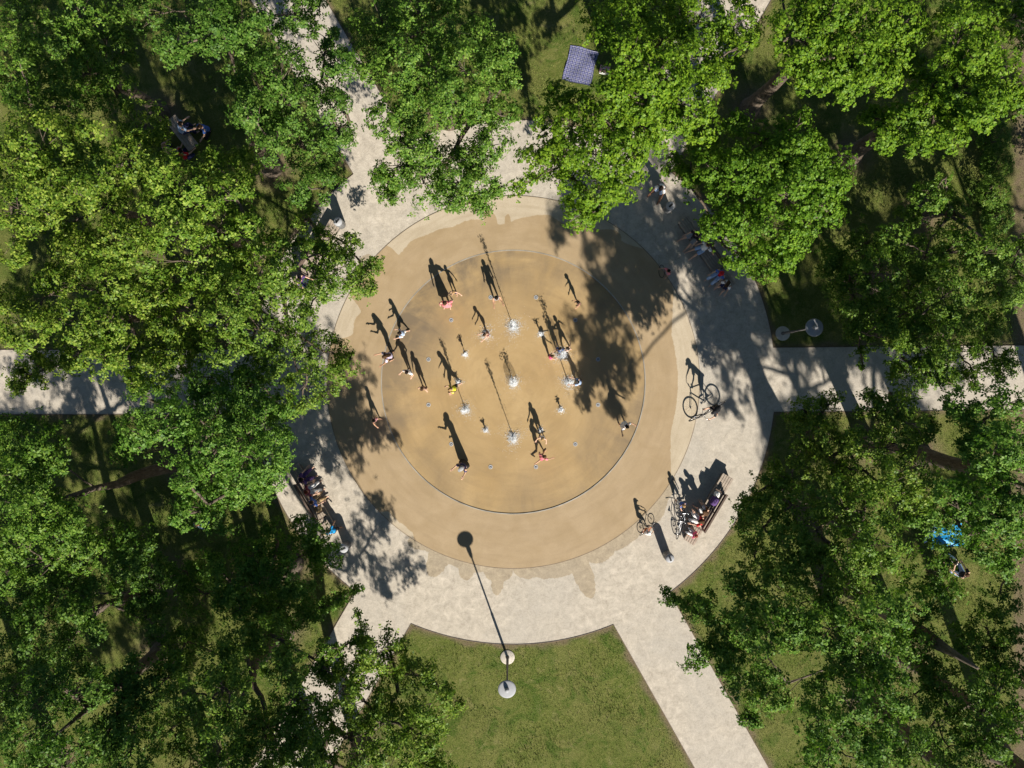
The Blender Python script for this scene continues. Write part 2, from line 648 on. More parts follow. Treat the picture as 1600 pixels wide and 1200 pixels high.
# ------------------------------------------------------------ tree table: lobes are (x, y, radius) in photograph pixels
# base: trunk foot on the ground, zt / zb: height of the crown's crest and of its rim in metres
TREES = [
 dict(kind='oak', base=(702, 186), zt=8.6, zb=5.0, label='dark green oak growing over the plaza beside the plaid blanket',
  lobes="594,30,45 650,15,40 699,15,30 575,49,35 582,82,35 650,49,45 706,60,45 747,49,25 781,75,26 762,94,35 725,105,46 631,94,48 575,109,25 669,124,45 792,120,20 706,150,45 762,157,38 789,180,26 631,161,45 605,187,33 669,176,38 744,190,36 624,217,36 655,236,32 695,252,33 736,246,26 770,225,30 620,259,30 605,285,27 661,285,38 710,285,36 755,277,30 744,319,20 725,330,12 616,311,17 706,307,27 777,292,17"),
 dict(kind='oak', base=(425, 262), zt=9.6, zb=5.2, label='green oak between the narrow northwest path and the lone dustbin',
  lobes="450,160,58 412,68,50 375,20,50 470,15,42 487,235,44 430,222,38 506,290,33 462,290,26 500,125,38 528,97,27 530,212,22 262,75,30 225,22,35 292,37,38 340,45,45 440,110,45 395,120,40 390,175,35 545,190,18 520,165,26 330,10,40 505,55,24 425,190,35"),
 dict(kind='oak', base=(252, 178), zt=7.4, zb=4.6, label='shaded dark oak standing next to the planks of the picnic group',
  lobes="40,40,55 90,68,55 115,115,52 22,75,35 165,40,45 150,110,42 60,120,45 180,150,40 120,20,45 25,130,40 190,75,28 100,165,40 45,165,35", off=8),
 dict(kind='oaky', base=(300, 378), zt=10.8, zb=6.8, label='yellowish oak with bare branches showing, west of the dustbin',
  lobes="56,225,58 94,255,45 45,320,55 169,326,48 225,190,40 214,248,44 15,255,45 20,390,30 85,350,40 120,300,40 180,375,52 124,405,48 140,215,35 70,285,45 150,270,42 12,320,40", off=4),
 dict(kind='oaky', base=(398, 392), zt=9.4, zb=5.8, label='bright yellow green oak just behind the shaded bench under leaves',
  lobes="262,274,38 334,255,27 300,319,46 338,356,48 375,262,33 225,405,48 319,405,46 356,431,38 388,352,28 275,360,40 250,320,34 420,395,34 385,410,32 290,290,32 360,300,35 260,440,36"),
 dict(kind='oaky', base=(306, 500), zt=9.6, zb=5.8, label='tall yellow tipped oak at the edge of the west path',
  lobes="169,437,48 232,464,42 112,501,46 124,546,38 206,569,38 202,600,20 292,480,36 60,470,40 15,467,26 37,515,42 170,500,38 160,560,32 250,520,38 180,540,30 270,560,36 90,440,34 245,570,30 56,580,30,4.6 30,592,18,4.4 86,572,16,4.8"),
 dict(kind='oak', base=(388, 478), zt=9.4, zb=4.4, label='deep green oak hanging over the plaza beside the west path',
  lobes="394,512,42 439,456,34 469,494,24 525,425,38 562,445,26 575,425,18 499,452,26 506,550,38 536,580,24 476,606,36 465,635,22 412,572,34 450,535,30 480,340,22 430,385,24 500,375,24 545,385,24 475,400,30 510,400,26 420,430,30 350,540,34 350,490,34 548,560,14 520,610,16 310,530,30 370,460,30"),
 dict(kind='oak', base=(402, 692), zt=9.6, zb=5.0, label='broad oak reaching over the occupied southwest bench',
  lobes="232,625,36 210,677,36 262,662,42 337,640,46 375,662,46 412,655,38 337,700,42 412,719,44 431,692,32 412,756,28 319,775,36 337,805,32 295,803,32 356,767,32 290,630,36 380,610,34 440,640,28 290,700,36 375,735,36 425,745,24 190,700,22 395,590,30 330,590,34 285,745,26 445,720,16"),
 dict(kind='oak', base=(285, 725), zt=9.8, zb=6.2, label='oak with a thick visible leaning trunk south of the west path',
  lobes="48,700,50 37,793,50 12,680,38 75,805,40 48,750,45 85,720,24 20,840,40 90,840,34 60,880,35 15,740,40 120,860,40 110,815,26 5,900,30", off=5),
 dict(kind='oak', base=(262, 900), zt=8.2, zb=4.8, label='loose crowned oak with sunlit grass glinting through its gaps',
  lobes="150,881,52 206,855,42 112,930,50 206,925,36 37,937,48 37,1012,48 94,1012,38 175,840,30 230,895,30 85,890,40 240,930,26 150,985,22 60,970,38 110,965,34 195,890,34 225,965,18 15,975,36 118,1040,28 245,985,22", off=3),
 dict(kind='oak', base=(250, 1018), zt=11, zb=6.4, label='leafy oak in the lawn corner by the southwest path',
  lobes="131,1080,40 56,1106,46 37,1162,50 180,1106,38 124,1170,48 206,1144,46 75,1060,34 232,1085,30 165,1150,36 15,1080,36 200,1185,40 80,1190,40 262,1060,26 150,1050,20 215,1048,26 190,1072,26", off=6),
 dict(kind='oak', base=(456, 880), zt=6.4, zb=3.8, label='low branched oak standing close behind the southwest bench bin',
  lobes="281,892,34 319,930,40 356,907,40 405,960,46 450,949,42 450,900,36 482,832,30 514,866,22 431,847,36 525,937,16 540,930,12 555,922,8 500,850,22 390,870,30 420,900,34 365,950,32 470,925,26 480,965,22 330,885,26 298,905,26 497,880,18 440,985,26 505,950,14"),
 dict(kind='oak', base=(442, 985), zt=10.2, zb=5.2, label='dense dark oak beside the southwest path and its thin twigs',
  lobes="292,1005,34 345,1042,40 375,1005,40 420,995,36 452,1045,34 495,1035,30 300,1087,42 356,1087,42 385,1120,34 457,1090,38 337,1155,46 412,1155,46 262,1144,40 450,1140,36 480,1110,30 480,1170,34 518,1055,20 270,1040,26 300,1190,38 385,1190,38 545,1005,9 565,998,9 530,1012,9 558,960,7 435,1190,34 500,1010,14 425,1035,24", off=3),
 dict(kind='oak', under=False, dens=0.85, base=(566, 1166), zt=9.2, zb=6.4, label='oak at the corner of the sunny south lawn and its lamp',
  lobes="594,1020,36 567,1050,32 631,1010,18 600,995,16 669,1057,20 704,1095,20 672,1102,36 620,1087,42 567,1099,42 526,1087,32 605,1132,42 657,1151,34 549,1162,46 612,1181,42 669,1175,30 522,1042,20 640,1050,26 690,1130,18 520,1130,34 577,1001,12 560,1020,18 615,1040,30 490,1180,30 640,1228,36,6 600,1232,36,5.5 680,1215,30,6.5 560,1238,36,6 720,1225,26,5.5", off=4),
 dict(kind='oak', under=False, dens=0.85, base=(1283, 803), zt=10.6, zb=5.6, label='large oak with a long trunk shadow crossing the east path',
  lobes="1176,784,26 1165,810,23 1210,772,34 1195,825,38,7.6 1244,799,42 1232,855,46,8.4 1180,870,27,7.6 1210,911,38,8.3 1281,836,46 1300,780,44 1281,900,46,9.3 1255,945,44,8.8 1319,945,46,9.3 1326,874,48 1375,844,44 1356,795,44 1206,755,20 1210,722,14 1367,900,46 1250,890,40,9 1160,790,18 1225,745,14"),
 dict(kind='oak', under=False, dens=0.8, base=(1352, 694), zt=9.8, zb=4.8, label='dark oak at the south edge of the east path',
  lobes="1255,640,22 1285,647,28 1319,621,17 1262,677,29 1259,719,33 1300,715,38 1292,685,22 1356,632,24 1394,614,32 1375,655,38 1412,655,40 1442,670,24 1394,700,42 1356,692,32 1412,737,40 1356,737,42 1450,760,36 1300,749,32 1232,764,26 1337,775,36 1405,775,36 1325,690,22 1238,655,12 1245,690,18"),
 dict(kind='oak', under=False, dens=0.8, zf=8.6, base=(1300, 905), zt=12.6, zb=9.8, label='tallest oak, its lowest bough pointing across the southeast path',
  lobes="1037,934,9,5.4 1055,935,13,5.8 1075,940,17,6.2 1105,941,24,7 1082,967,19,7 1124,975,26,7.4 1150,911,24,8.1 1169,937,30,8.1 1094,1020,22,7.5 1075,1046,15,7.3 1124,1012,26,7.2 1157,994,33,7.6 1161,1069,34,8.6 1180,1102,30,8.1 1210,1080,32,8.5 1202,1031,36,9.3 1169,1125,14,8.3 1095,955,20,7.8 1140,1035,26,7.9 1190,970,32,8.7 1185,1130,16,8.1 1150,1045,24,8.2 1405,1012,40,9.2 1431,990,42,9 1420,945,46,9.3 1469,930,38,8.8 1450,892,34,9 1300,986,42 1356,1005,42 1499,925,20,8.6 1478,812,17,7 1462,862,26,7 1505,846,20,7 1385,960,42 1340,970,40 1270,985,34 1240,970,34 1380,1030,30 1320,1020,34 1165,985,26,11 1200,1000,30,11.6 1240,985,34,12 1140,960,20,10.5 1215,955,26,11.5"),
 dict(kind='oak', under=False, dens=0.75, zf=9.8, base=(1350, 1085), zt=13.4, zb=11.4, label='oak at the south end of the strip east of the southeast path',
  lobes="1281,1125,36 1319,1155,46 1285,1170,34 1356,1117,44 1405,1144,46 1375,1181,44 1290,1069,34 1337,1061,40 1265,1100,22 1330,1100,38 1280,1195,26 1400,1085,38 1345,1190,40 1380,1060,34", off=5),
 dict(kind='oak', under=False, dens=0.8, base=(1420, 1030), zt=11.2, zb=9, label='oak in the southeast corner of the park behind other oaks',
  lobes="1431,1087,40 1469,1125,46 1487,1170,46 1517,1080,40 1532,1125,46 1562,1095,42 1581,1155,46 1506,1012,34 1544,982,36 1440,1180,42 1581,1050,32 1470,1060,34 1540,1185,44 1560,1030,32 1590,1000,26 1450,1045,24", off=5),
 dict(kind='oak', under=False, dens=0.8, base=(1440, 712), zt=11.8, zb=7.5, label='oak with a stout bare leaning trunk south of the east path',
  lobes="1506,632,30 1544,655,42 1581,632,42 1525,681,30 1562,700,44 1536,735,36 1581,740,44 1555,775,42 1525,785,36 1490,780,36 1544,800,40 1532,862,34 1562,825,42 1585,881,32 1562,935,34 1500,815,32 1592,790,36 1510,840,22 1490,640,18 1590,680,36 1465,806,32,9 1440,812,28,9", off=5),
 dict(kind='oak', base=(1372, 442), zt=6.6, zb=3.9, label='large dark oak beside the lamp north of the east path',
  lobes="1300,437,34 1337,467,40 1375,422,46 1394,494,46 1431,456,46 1469,512,44 1487,456,46 1375,527,34 1412,557,28 1450,580,28 1506,557,34 1405,584,15 1442,602,17 1349,574,9 1430,525,36 1330,430,30 1345,515,22 1470,560,26 1544,512,36 1562,569,32 1530,590,22 1500,505,36 1490,600,14"),
 dict(kind='oak', base=(1442, 335), zt=6.2, zb=3.6, label='sparse shadowed oak on the lawn beside the hedge bushes',
  lobes="1394,375,34 1450,311,28 1487,337,36 1544,394,42 1337,394,38 1544,440,44 1300,405,26 1450,400,40 1500,390,36 1575,450,36 1590,400,30 1420,340,22 1480,275,14", off=3),
 dict(kind='maple', base=(1003, 190), zt=9.6, zb=4.6, label='bright green maple shading the plaid picnic blanket',
  lobes="1037,56,56 1094,30,50 1150,37,46 1176,64,18 1075,105,56 1037,150,52 1019,206,42 1075,157,44 1094,195,30 931,30,30 926,64,18 969,37,42 987,86,42 1006,150,44 875,150,28 856,180,20 907,158,16 894,195,32 950,195,42 995,195,42 837,255,33 819,285,18 860,232,32 894,232,36 931,240,42 980,232,38 897,281,32 931,292,38 969,292,30 905,330,30 909,356,14 950,322,14 987,262,26 1025,115,46 990,10,46 1050,5,46 1130,80,34 960,140,30 930,330,16 1040,185,36 1115,120,26"),
 dict(kind='maple', base=(1172, 168), zt=10.0, zb=6.4, label='maple whose bare trunk shows in a gap between crowns',
  lobes="1244,37,42 1307,19,52 1356,37,48 1405,30,42 1262,67,38 1300,105,48 1262,112,30 1319,131,36 1337,82,46 1394,75,42 1431,67,34 1356,112,36 1385,120,28 1225,65,20 1270,15,40 1425,100,24 1245,95,24", off=4),
 dict(kind='maple', base=(1166, 335), zt=8.4, zb=4.8, label='rounded bright maple over the crowded northeast bench',
  lobes="1150,195,22 1210,210,36 1255,191,14 1247,225,32 1180,232,34 1112,262,30 1157,262,38 1206,262,42 1262,270,42 1307,255,28 1307,285,28 1131,300,30 1180,300,40 1232,307,42 1281,315,36 1300,335,20 1112,349,22 1157,345,40 1210,352,42 1240,375,28 1157,397,30 1195,405,34 1232,405,20 1172,420,14 1124,375,18 1056,262,24 1094,228,30 1075,280,22 1260,345,30 1265,240,30 1220,235,32"),
 dict(kind='maple', base=(1330, 241), zt=9.4, zb=6.0, label='wide bright maple near the hedge in the northeast',
  lobes="1506,45,44 1544,22,32 1525,90,40 1574,75,42 1506,142,44 1562,127,42 1450,142,34 1480,169,42 1532,176,30 1412,187,34 1379,214,24 1435,225,22 1487,210,30 1461,187,38 1480,100,28 1400,205,28 1590,160,30 1590,25,32 1500,185,30 1435,170,30 1550,155,30 1490,20,30 1370,185,22", off=5),
]
# unseen trees added outside the picture to shade its margins
for bx_, by_, zt_, zb_, lb in ((335, 1190, 9.6, 6.8, 'unseen shade oak beyond the south end of the southwest path'), (90, 1190, 9.4, 6.8, 'unseen shade oak on the lawn far to the southwest'),
                     (515, 1225, 14, 9, 'tall unseen shade oak past the south end of the southwest path'), (1560, 1175, 13, 9.5, 'tall unseen shade oak south of the southeastern oaks'),
                     (1690, 800, 14, 9, 'tall unseen shade oak beyond the east end of the east path'), (-120, 430, 11, 7, 'unseen shade oak beyond the west end of the west path'), (1700, 250, 10.5, 6.5, 'maple east of the hedge row')):
    TREES.append(dict(kind='maple' if 'maple' in lb else 'oak', under=False, base=(bx_, by_), zt=zt_, zb=zb_, label=lb, lobes=None))
for t in TREES:
    b = gp(*t['base'])
    TREE_BASES.append((b.x, b.y))

# ------------------------------------------------------------ build the ground
annulus("lawn", 11.4, 900.0, 150, 640, -0.014, LAWN, {"soil": lawn_soil},
        lambda RR, TT: 0.02 * np.sin(RR * np.cos(TT) * 0.9 + 1) * np.sin(RR * np.sin(TT) * 0.8) * sm(RR, 12.6, 16) * (RR < 40) * sm(path_dist(CX + RR * np.cos(TT), CY + RR * np.sin(TT)), 0.1, 1.0))
annulus("gravel_plaza", R_RING - 0.02, R_PLAZA, 70, 720, 0.0, GRAVEL, {"wet": gravel_wet})
for a in PATHS:
    c, s = math.cos(R(a)), math.sin(R(a))
    n = 40
    al = np.linspace(11.5, 46.0, n)
    X = np.stack([CX + al * c + s * PATH_W, CX + al * c - s * PATH_W], -1)
    Y = np.stack([CY + al * s - c * PATH_W, CY + al * s + c * PATH_W], -1)
    Z = np.full_like(X, 0.006 - 0.0025)
    i = np.arange(n - 1)
    f = np.stack([2 * i, 2 * i + 2, 2 * i + 3, 2 * i + 1], -1)
    link("gravel_path", np_mesh("gravel_path", np.stack([X, Y, Z], -1), f, 4), GRAVEL, None, "structure")
annulus("concrete_ring", R_PAD, R_RING, 70, 900, 0.012, RINGM, {"wet": ring_wet, "polar": polar_vec(1.2, 1.4)})
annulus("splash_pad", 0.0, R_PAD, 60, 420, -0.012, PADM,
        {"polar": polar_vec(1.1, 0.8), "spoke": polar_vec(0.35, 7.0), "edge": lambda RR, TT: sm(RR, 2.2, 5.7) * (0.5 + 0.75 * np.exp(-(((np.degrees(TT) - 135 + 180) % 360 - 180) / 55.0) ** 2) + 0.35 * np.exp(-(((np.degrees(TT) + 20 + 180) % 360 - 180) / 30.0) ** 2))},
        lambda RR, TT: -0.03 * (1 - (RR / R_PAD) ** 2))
# metal rim of the basin, its upstand catches or hides the sun
rim = MB()
prof = [(R_PAD - 0.02, -0.03), (R_PAD - 0.02, 0.016), (R_PAD + 0.024, 0.016), (R_PAD + 0.024, 0.005)]
n = 180
rim.rings([[Vector((CX + r * math.cos(2 * math.pi * k / n), CY + r * math.sin(2 * math.pi * k / n), z)) for k in range(n)] for r, z in prof], False, False, False)
rim.build("basin_rim", paint("basin_rim_steel", (0.36, 0.33, 0.28), 0.55, 0.3, 0.35, 1.2), None, "structure")
jt = MB()
n = 240
prof = [(R_RING - 0.012, 0.0), (R_RING - 0.012, 0.0155), (R_RING + 0.014, 0.0155), (R_RING + 0.014, 0.0)]
jt.rings([[Vector((CX + r * math.cos(2 * math.pi * k / n), CY + r * math.sin(2 * math.pi * k / n), z)) for k in range(n)] for r, z in prof], False, False, False)
jt.build("slab_joint", paint("dark_joint", (0.20, 0.155, 0.11), 0.9, 0.0, 0.3, 2.0), None, "structure")


def edging(pts, closed=False):
    m = MB()
    n = len(pts)
    rings = []
    for i, p in enumerate(pts):
        a = pts[max(i - 1, 0)]
        b = pts[min(i + 1, n - 1)]
        t = (b - a).normalized()
        u = Vector((-t.y, t.x, 0)) * 0.011
        rings.append([p - u + Vector((0, 0, -0.05)), p - u + Vector((0, 0, 0.02)), p + u + Vector((0, 0, 0.02)), p + u + Vector((0, 0, -0.05))])
    m.rings(rings)
    m.build("path_edging", EDGE, None, "structure")


half = math.degrees(math.asin(PATH_W / R_PLAZA))
for i, a in enumerate(PATHS):
    b = PATHS[(i + 1) % 6] + (360 if i == 5 else 0)
    a0, a1 = a + half, b - half
    edging([Vector((CX + R_PLAZA * math.cos(R(q)), CY + R_PLAZA * math.sin(R(q)), 0)) for q in np.linspace(a0, a1, 30)])
    c, s = math.cos(R(a)), math.sin(R(a))
    for sd in (-1, 1):
        l0 = R_PLAZA * math.cos(R(half))
        edging([Vector((CX + l * c - sd * s * PATH_W, CY + l * s + sd * c * PATH_W, 0)) for l in np.linspace(l0, 46, 20)])

# grass blades, denser where the lawn is not worn
N = 520000
gx = rng.uniform(-24.5, 24.5, N)
gy = rng.uniform(-18.5, 18.5, N)
rr = np.hypot(gx - CX, gy - CY)
dd = np.minimum(path_dist(gx, gy), rr - R_PLAZA)
so = lawn_soil(rr, np.arctan2(gy - CY, gx - CX))
cl = np.sin(gx * 1.9 + 2 * np.sin(gy * 1.3)) + np.sin(gy * 2.3 + 1.7 * np.sin(gx * 0.9))
keep = (dd > 0.015) & (rng.uniform(0, 1, N) > so * 0.9) & (rng.uniform(-2.2, 2.0, N) < cl + 0.6)
gx, gy, rr = gx[keep], gy[keep], rr[keep]
N = len(gx)
h = rng.uniform(0.03, 0.085, N)
az = rng.uniform(0, 6.283, N)
w = rng.uniform(0.007, 0.018, N)
ln = rng.uniform(0.2, 1.1, N) * h
laz = rng.uniform(0, 6.283, N)
z0 = np.full(N, -0.035)
P0 = np.stack([gx - np.cos(az) * w, gy - np.sin(az) * w, z0], -1)
P1 = np.stack([gx + np.cos(az) * w, gy + np.sin(az) * w, z0], -1)
P2 = np.stack([gx + np.cos(laz) * ln, gy + np.sin(laz) * ln, h - 0.01], -1)
V = np.stack([P0, P1, P2], 1)
go = link("grass", np_mesh("grass", V, np.arange(3 * N), 3), GRASS, None, "stuff")
tag(go, "short mown grass blades covering the park lawns", "grass")

# ------------------------------------------------------------ trees


def rosettes(cen, nor, size, k, wr, mid, erange, seed):
    """k leaves round each twig tip; returns quads (N*k, 4, 3)."""
    r = np.random.default_rng(seed)
    N = len(cen)
    up = nor / np.linalg.norm(nor, axis=1, keepdims=True)
    ref = np.where(np.abs(up[:, 2:3]) < 0.9, np.array([[0, 0, 1.0]]), np.array([[1.0, 0, 0]]))
    t1 = np.cross(up, ref)
    t1 /= np.linalg.norm(t1, axis=1, keepdims=True)
    t2 = np.cross(up, t1)
    az = r.uniform(0, 6.283, (N, 1)) + np.arange(k)[None] * 6.283 / k + r.normal(0, 0.25, (N, k))
    e = r.uniform(erange[0], erange[1], (N, k))
    L = size[:, None] * r.uniform(0.72, 1.2, (N, k))
    d = (np.cos(e) * np.cos(az))[..., None] * t1[:, None] + (np.cos(e) * np.sin(az))[..., None] * t2[:, None] + np.sin(e)[..., None] * up[:, None]
    roll = r.normal(0, 0.35, (N, k))[..., None]
    s = np.cross(np.broadcast_to(up[:, None], d.shape), d)
    s /= np.linalg.norm(s, axis=2, keepdims=True) + 1e-9
    nn = np.cross(d, s)
    s = s * np.cos(roll) + nn * np.sin(roll)
    c = cen[:, None] + r.normal(0, 0.012, (N, k, 3))
    w = (L * wr * 0.5)[..., None]
    Lk = L[..., None]
    fold = nn * (Lk * r.uniform(0.02, 0.14, (N, k, 1)))
    b = c + d * Lk * 0.08
    m1 = c + d * Lk * mid + s * w + fold
    m2 = c + d * Lk * mid - s * w + fold
    tip = c + d * Lk - np.array([0, 0, 1.0]) * Lk * 0.12
    return np.stack([b, m1, tip, m2], 2).reshape(-1, 4, 3)


def bez(a, b, c, n):
    return [a.lerp(b, t).lerp(b.lerp(c, t), t) for t in [i / (n - 1) for i in range(n)]]


SPEC = {'oak': (6, 0.52, 0.62, (-0.25, 0.55), OAK, 0.122), 'oaky': (6, 0.52, 0.62, (-0.25, 0.55), OAKY, 0.128),
        'maple': (5, 0.92, 0.5, (-0.35, 0.3), MAPLE, 0.094)}
LEAF_DENS = 1.4


def in_frame(p, mx=0, my=0):
    s = F_PX / (CAM_H - p.z)
    return abs(p.x * s) < 800 + mx and abs(p.y * s) < 600 + my


def grow(ti, t):
    r = random.Random(100 + ti)
    q = np.random.default_rng(500 + ti)
    base = gp(*t['base'])
    zt, zb = t['zt'], t['zb']
    if t['lobes'] is None:
        L = []
        for _ in range(52):
            a, d = r.uniform(0, 6.283), 5.2 * math.sqrt(r.random())
            w_ = Vector((base.x + d * math.cos(a), base.y + d * math.sin(a), (zt + zb) / 2))
            k_ = F_PX / (CAM_H - w_.z)
            if not in_frame(w_, 60, 60):
                L.append((800 + w_.x * k_, 600 - w_.y * k_, r.uniform(36, 50)))
    else:
        L = [tuple(float(v) for v in s.split(',')) for s in t['lobes'].split()]
    zs = [(zt + zb) / 2] * len(L)
    fix = [l[3] if len(l) > 3 else None for l in L]
    jit = [r.gauss(0, 0.95) for _ in L]
    for _ in range(4):
        P = [gp(l[0], l[1], z) for l, z in zip(L, zs)]
        cx = 0.6 * sum(p.x for p in P) / len(P) + 0.4 * base.x
        cy = 0.6 * sum(p.y for p in P) / len(P) + 0.4 * base.y
        D = [math.hypot(p.x - cx, p.y - cy) for p in P]
        Rm = max(D)
        zs = [min(zt + 0.5, max(zb - 0.6, zt - (zt - zb) * (d / Rm) ** 1.5 + j)) for d, j in zip(D, jit)]
    zs = [z if f is None else f for z, f in zip(zs, fix)]
    lobes = [(gp(l[0], l[1], z), l[2] * (CAM_H - z) / F_PX * 0.9) for l, z in zip(L, zs)]
    # crown goes on beyond the picture's edge
    tries = 0
    want = t.get('off', 0)
    while want > 0 and tries < 400:
        tries += 1
        a, d = r.uniform(0, 6.283), Rm * 1.1 * math.sqrt(r.random())
        p = Vector((cx + d * math.cos(a), cy + d * math.sin(a), zt - (zt - zb) * (min(d / Rm, 1)) ** 1.5))
        if not in_frame(p, 45, 45):
            lobes.append((p, r.uniform(0.7, 1.05)))
            want -= 1
    name = {'oak': 'oak_tree', 'oaky': 'oak_tree', 'maple': 'maple_tree'}[t['kind']]
    root = thing(name, t['label'], 'tree', base, 0, 'park trees around the plaza')
    Bv = Vector(base)
    # trunk: flared foot, leaning a little towards the middle of the crown
    rad = min(0.36, 0.24 + 0.02 * len(L) / 5) + r.uniform(0, 0.05)
    zf = t.get('zf', zb * 0.72)
    if 'zf' in t:
        cx, cy = base.x, base.y
    lean = Vector(((cx - base.x) * 0.22, (cy - base.y) * 0.22, 0))
    top = base + lean + Vector((0, 0, zf))
    mid = base + lean * 0.35 + Vector((r.uniform(-.12, .12), r.uniform(-.12, .12), zf * 0.5))
    tp = [base + Vector((0, 0, -0.1)), base + Vector((0, 0, 0.12)), base + Vector((0, 0, 0.5)) + lean * 0.02] + bez(base + Vector((0, 0, 0.9)), mid, top, 7)
    cr = top.lerp(Vector((cx, cy, zt - 0.8)), 0.5)
    tp += [top.lerp(cr, 0.5) + Vector((r.uniform(-.15, .15), r.uniform(-.15, .15), 0)), cr, Vector((cx, cy, zt - 0.7))]
    tr = [rad * 1.55, rad * 1.4, rad * 1.12] + [rad * (1.0 - 0.045 * i) for i in range(7)] + [rad * 0.55, rad * 0.36, rad * 0.12]
    m = MB()
    m.tube([p - Bv for p in tp], tr, 12)
    m.build("trunk", BARK, root)
    # leaves
    k, wr, midf, er, lm, size = SPEC[t['kind']]
    cens, nors = [], []
    trunk_pts = tp[4:-1]
    # branching: every lobe hangs on the nearest wood that already exists, nearest lobes first
    order = sorted(range(len(lobes)), key=lambda i: (lobes[i][0] - top).length)
    nodes = [(v, -1, 7) for v in trunk_pts if v.z > zf * (0.93 if 'zf' in t else 0.72)]
    par, paths, kids = {}, {}, {i: 0 for i in order}
    for i in order:
        p = lobes[i][0]
        dt = (p - top).length
        best = min(nodes, key=lambda nd: (nd[0] - p).length + 0.35 * max(0.0, nd[0].z - p.z + 0.3) + (0.0 if nd[0].z < p.z - 0.2 else 0.5) + (0.6 if nd[1] >= 0 and (nd[0] - top).length > dt else 0))
        st = best[0]
        end = p - Vector((0, 0, lobes[i][1] * 0.25))
        ctrl = st.lerp(end, 0.5) + Vector((r.uniform(-.22, .22), r.uniform(-.22, .22), -0.04 * (p - st).length + r.uniform(-.1, .15)))
        path = bez(st, ctrl, end, 8)
        path = [v + Vector((r.uniform(-.05, .05), r.uniform(-.05, .05), r.uniform(-.04, .04))) * (0 if j in (0, 7) else 1) for j, v in enumerate(path)]
        par[i], paths[i] = best[1], path
        nodes += [(path[j], i, j) for j in (2, 4, 6, 7)]
        k_ = best[1]
        while k_ >= 0:
            kids[k_] += 1
            k_ = par[k_]
    for li, (p, rl) in enumerate(lobes):
        path = paths[li]
        lr = min(0.024 * math.sqrt(1.0 + kids[li]) + 0.012, rad * 0.38)
        if 'zf' in t:
            lr *= 0.38
        m = MB()
        m.tube([v - Bv for v in path], [lr * (1.12 - 0.5 * i / 7) for i in range(8)], 6)
        ns = int((6 + 15 * rl * rl) * (1.45 if t['kind'] == 'maple' else 1.0))
        if rl < 0.42:
            ns = int(5 + 14 * rl)
        for s in range(ns):
            a = r.uniform(0, 6.283)
            cz = r.uniform(-0.35, 1.0)
            sz = math.sqrt(max(0.0, 1 - cz * cz))
            rf = r.uniform(0.62, 1.0) ** 0.7
            off = Vector((math.cos(a) * sz * rl * rf, math.sin(a) * sz * rl * rf, cz * rl * 0.78 * rf))
            if rl < 0.42:
                # thin end of a bough: leaf sprays strung along the last of the wood
                jw = path[r.randint(3, 7)]
                off = jw - p + Vector((r.gauss(0, .13), r.gauss(0, .13), r.gauss(0, .08)))
            sc = p + off
            if s % 2 == 0:
                j = r.randint(4, 7)
                m.tube([path[j] - Bv, path[j].lerp(sc, 0.55) - Bv + Vector((0, 0, 0.05)), sc - Bv], [0.016, 0.011, 0.005], 4)
            nr = int(r.uniform(6, 14) * LEAF_DENS * t.get('dens', 1.0)) + 2
            sg = (0.125 + 0.05 * r.random()) * min(1.0, 0.45 + rl * 0.6)
            g = q.normal(0, 1, (nr, 3)) * np.array([sg, sg, sg * 0.72])
            cc = np.array(sc)[None] + g
            o = np.array(off) / max(rl, 0.4)
            if rl < 0.42:
                cc = cc[:max(4, nr // 2)]
                g = g[:len(cc)]
                nr = len(cc)
            nv = np.array([0, 0, 1.0])[None] * 0.5 + o[None] * 0.75 + g / sg * 0.42 + q.normal(0, 0.2, (nr, 3))
            cens.append(cc)
            nors.append(nv)
        # shaded inner leaves behind the lobe, along its limb
        nb = 0 if 'zf' in t else int(14 * rl)
        jj = q.uniform(0.55, 0.95, nb)
        pa = np.array([path[min(7, int(x * 7))] for x in jj]).reshape(-1, 3)
        cens.append(pa + q.normal(0, 1, (nb, 3)) * np.array([0.4, 0.4, 0.25]) * min(1, rl + 0.2) - np.array([0, 0, 0.3]))
        nors.append(np.array([0, 0, 1.0])[None] + q.normal(0, 0.4, (nb, 3)))
        # darker second storey below the lobe, on trees that do not overhang the sunny part of the plaza
        if t.get('under', True) and r.random() < 0.4:
            dz = r.uniform(1.4, 2.4)
            f_ = (CAM_H - p.z + dz) / (CAM_H - p.z)
            ub = Vector((p.x * f_ + r.uniform(-.3, .3), p.y * f_ + r.uniform(-.3, .3), p.z - dz))
            nu_ = int((40 + 60 * rl * rl))
            cens.append(np.array(ub)[None] + q.normal(0, 1, (nu_, 3)) * np.array([0.42, 0.42, 0.2]) * rl * 1.2)
            nors.append(np.array([0, 0, 1.0])[None] + q.normal(0, 0.35, (nu_, 3)))
            m.tube([path[5] - Bv, path[5].lerp(ub, 0.6) - Bv, ub - Bv], [0.02, 0.014, 0.008], 4)
        m.build("limb", BARK, root)
    cen = np.concatenate(cens)
    nor = np.concatenate(nors)
    sz = size * q.uniform(0.8, 1.2, len(cen))
    quads = rosettes(cen - np.array(Bv)[None], nor, sz, k, wr, midf, er, 900 + ti)
    me = np_mesh("crown", quads, np.arange(len(quads) * 4), 4)
    link("crown", me, lm, root, "stuff")
    return len(quads)


NLEAF = sum(grow(i, t) for i, t in enumerate(TREES))


# ------------------------------------------------------------ lamps


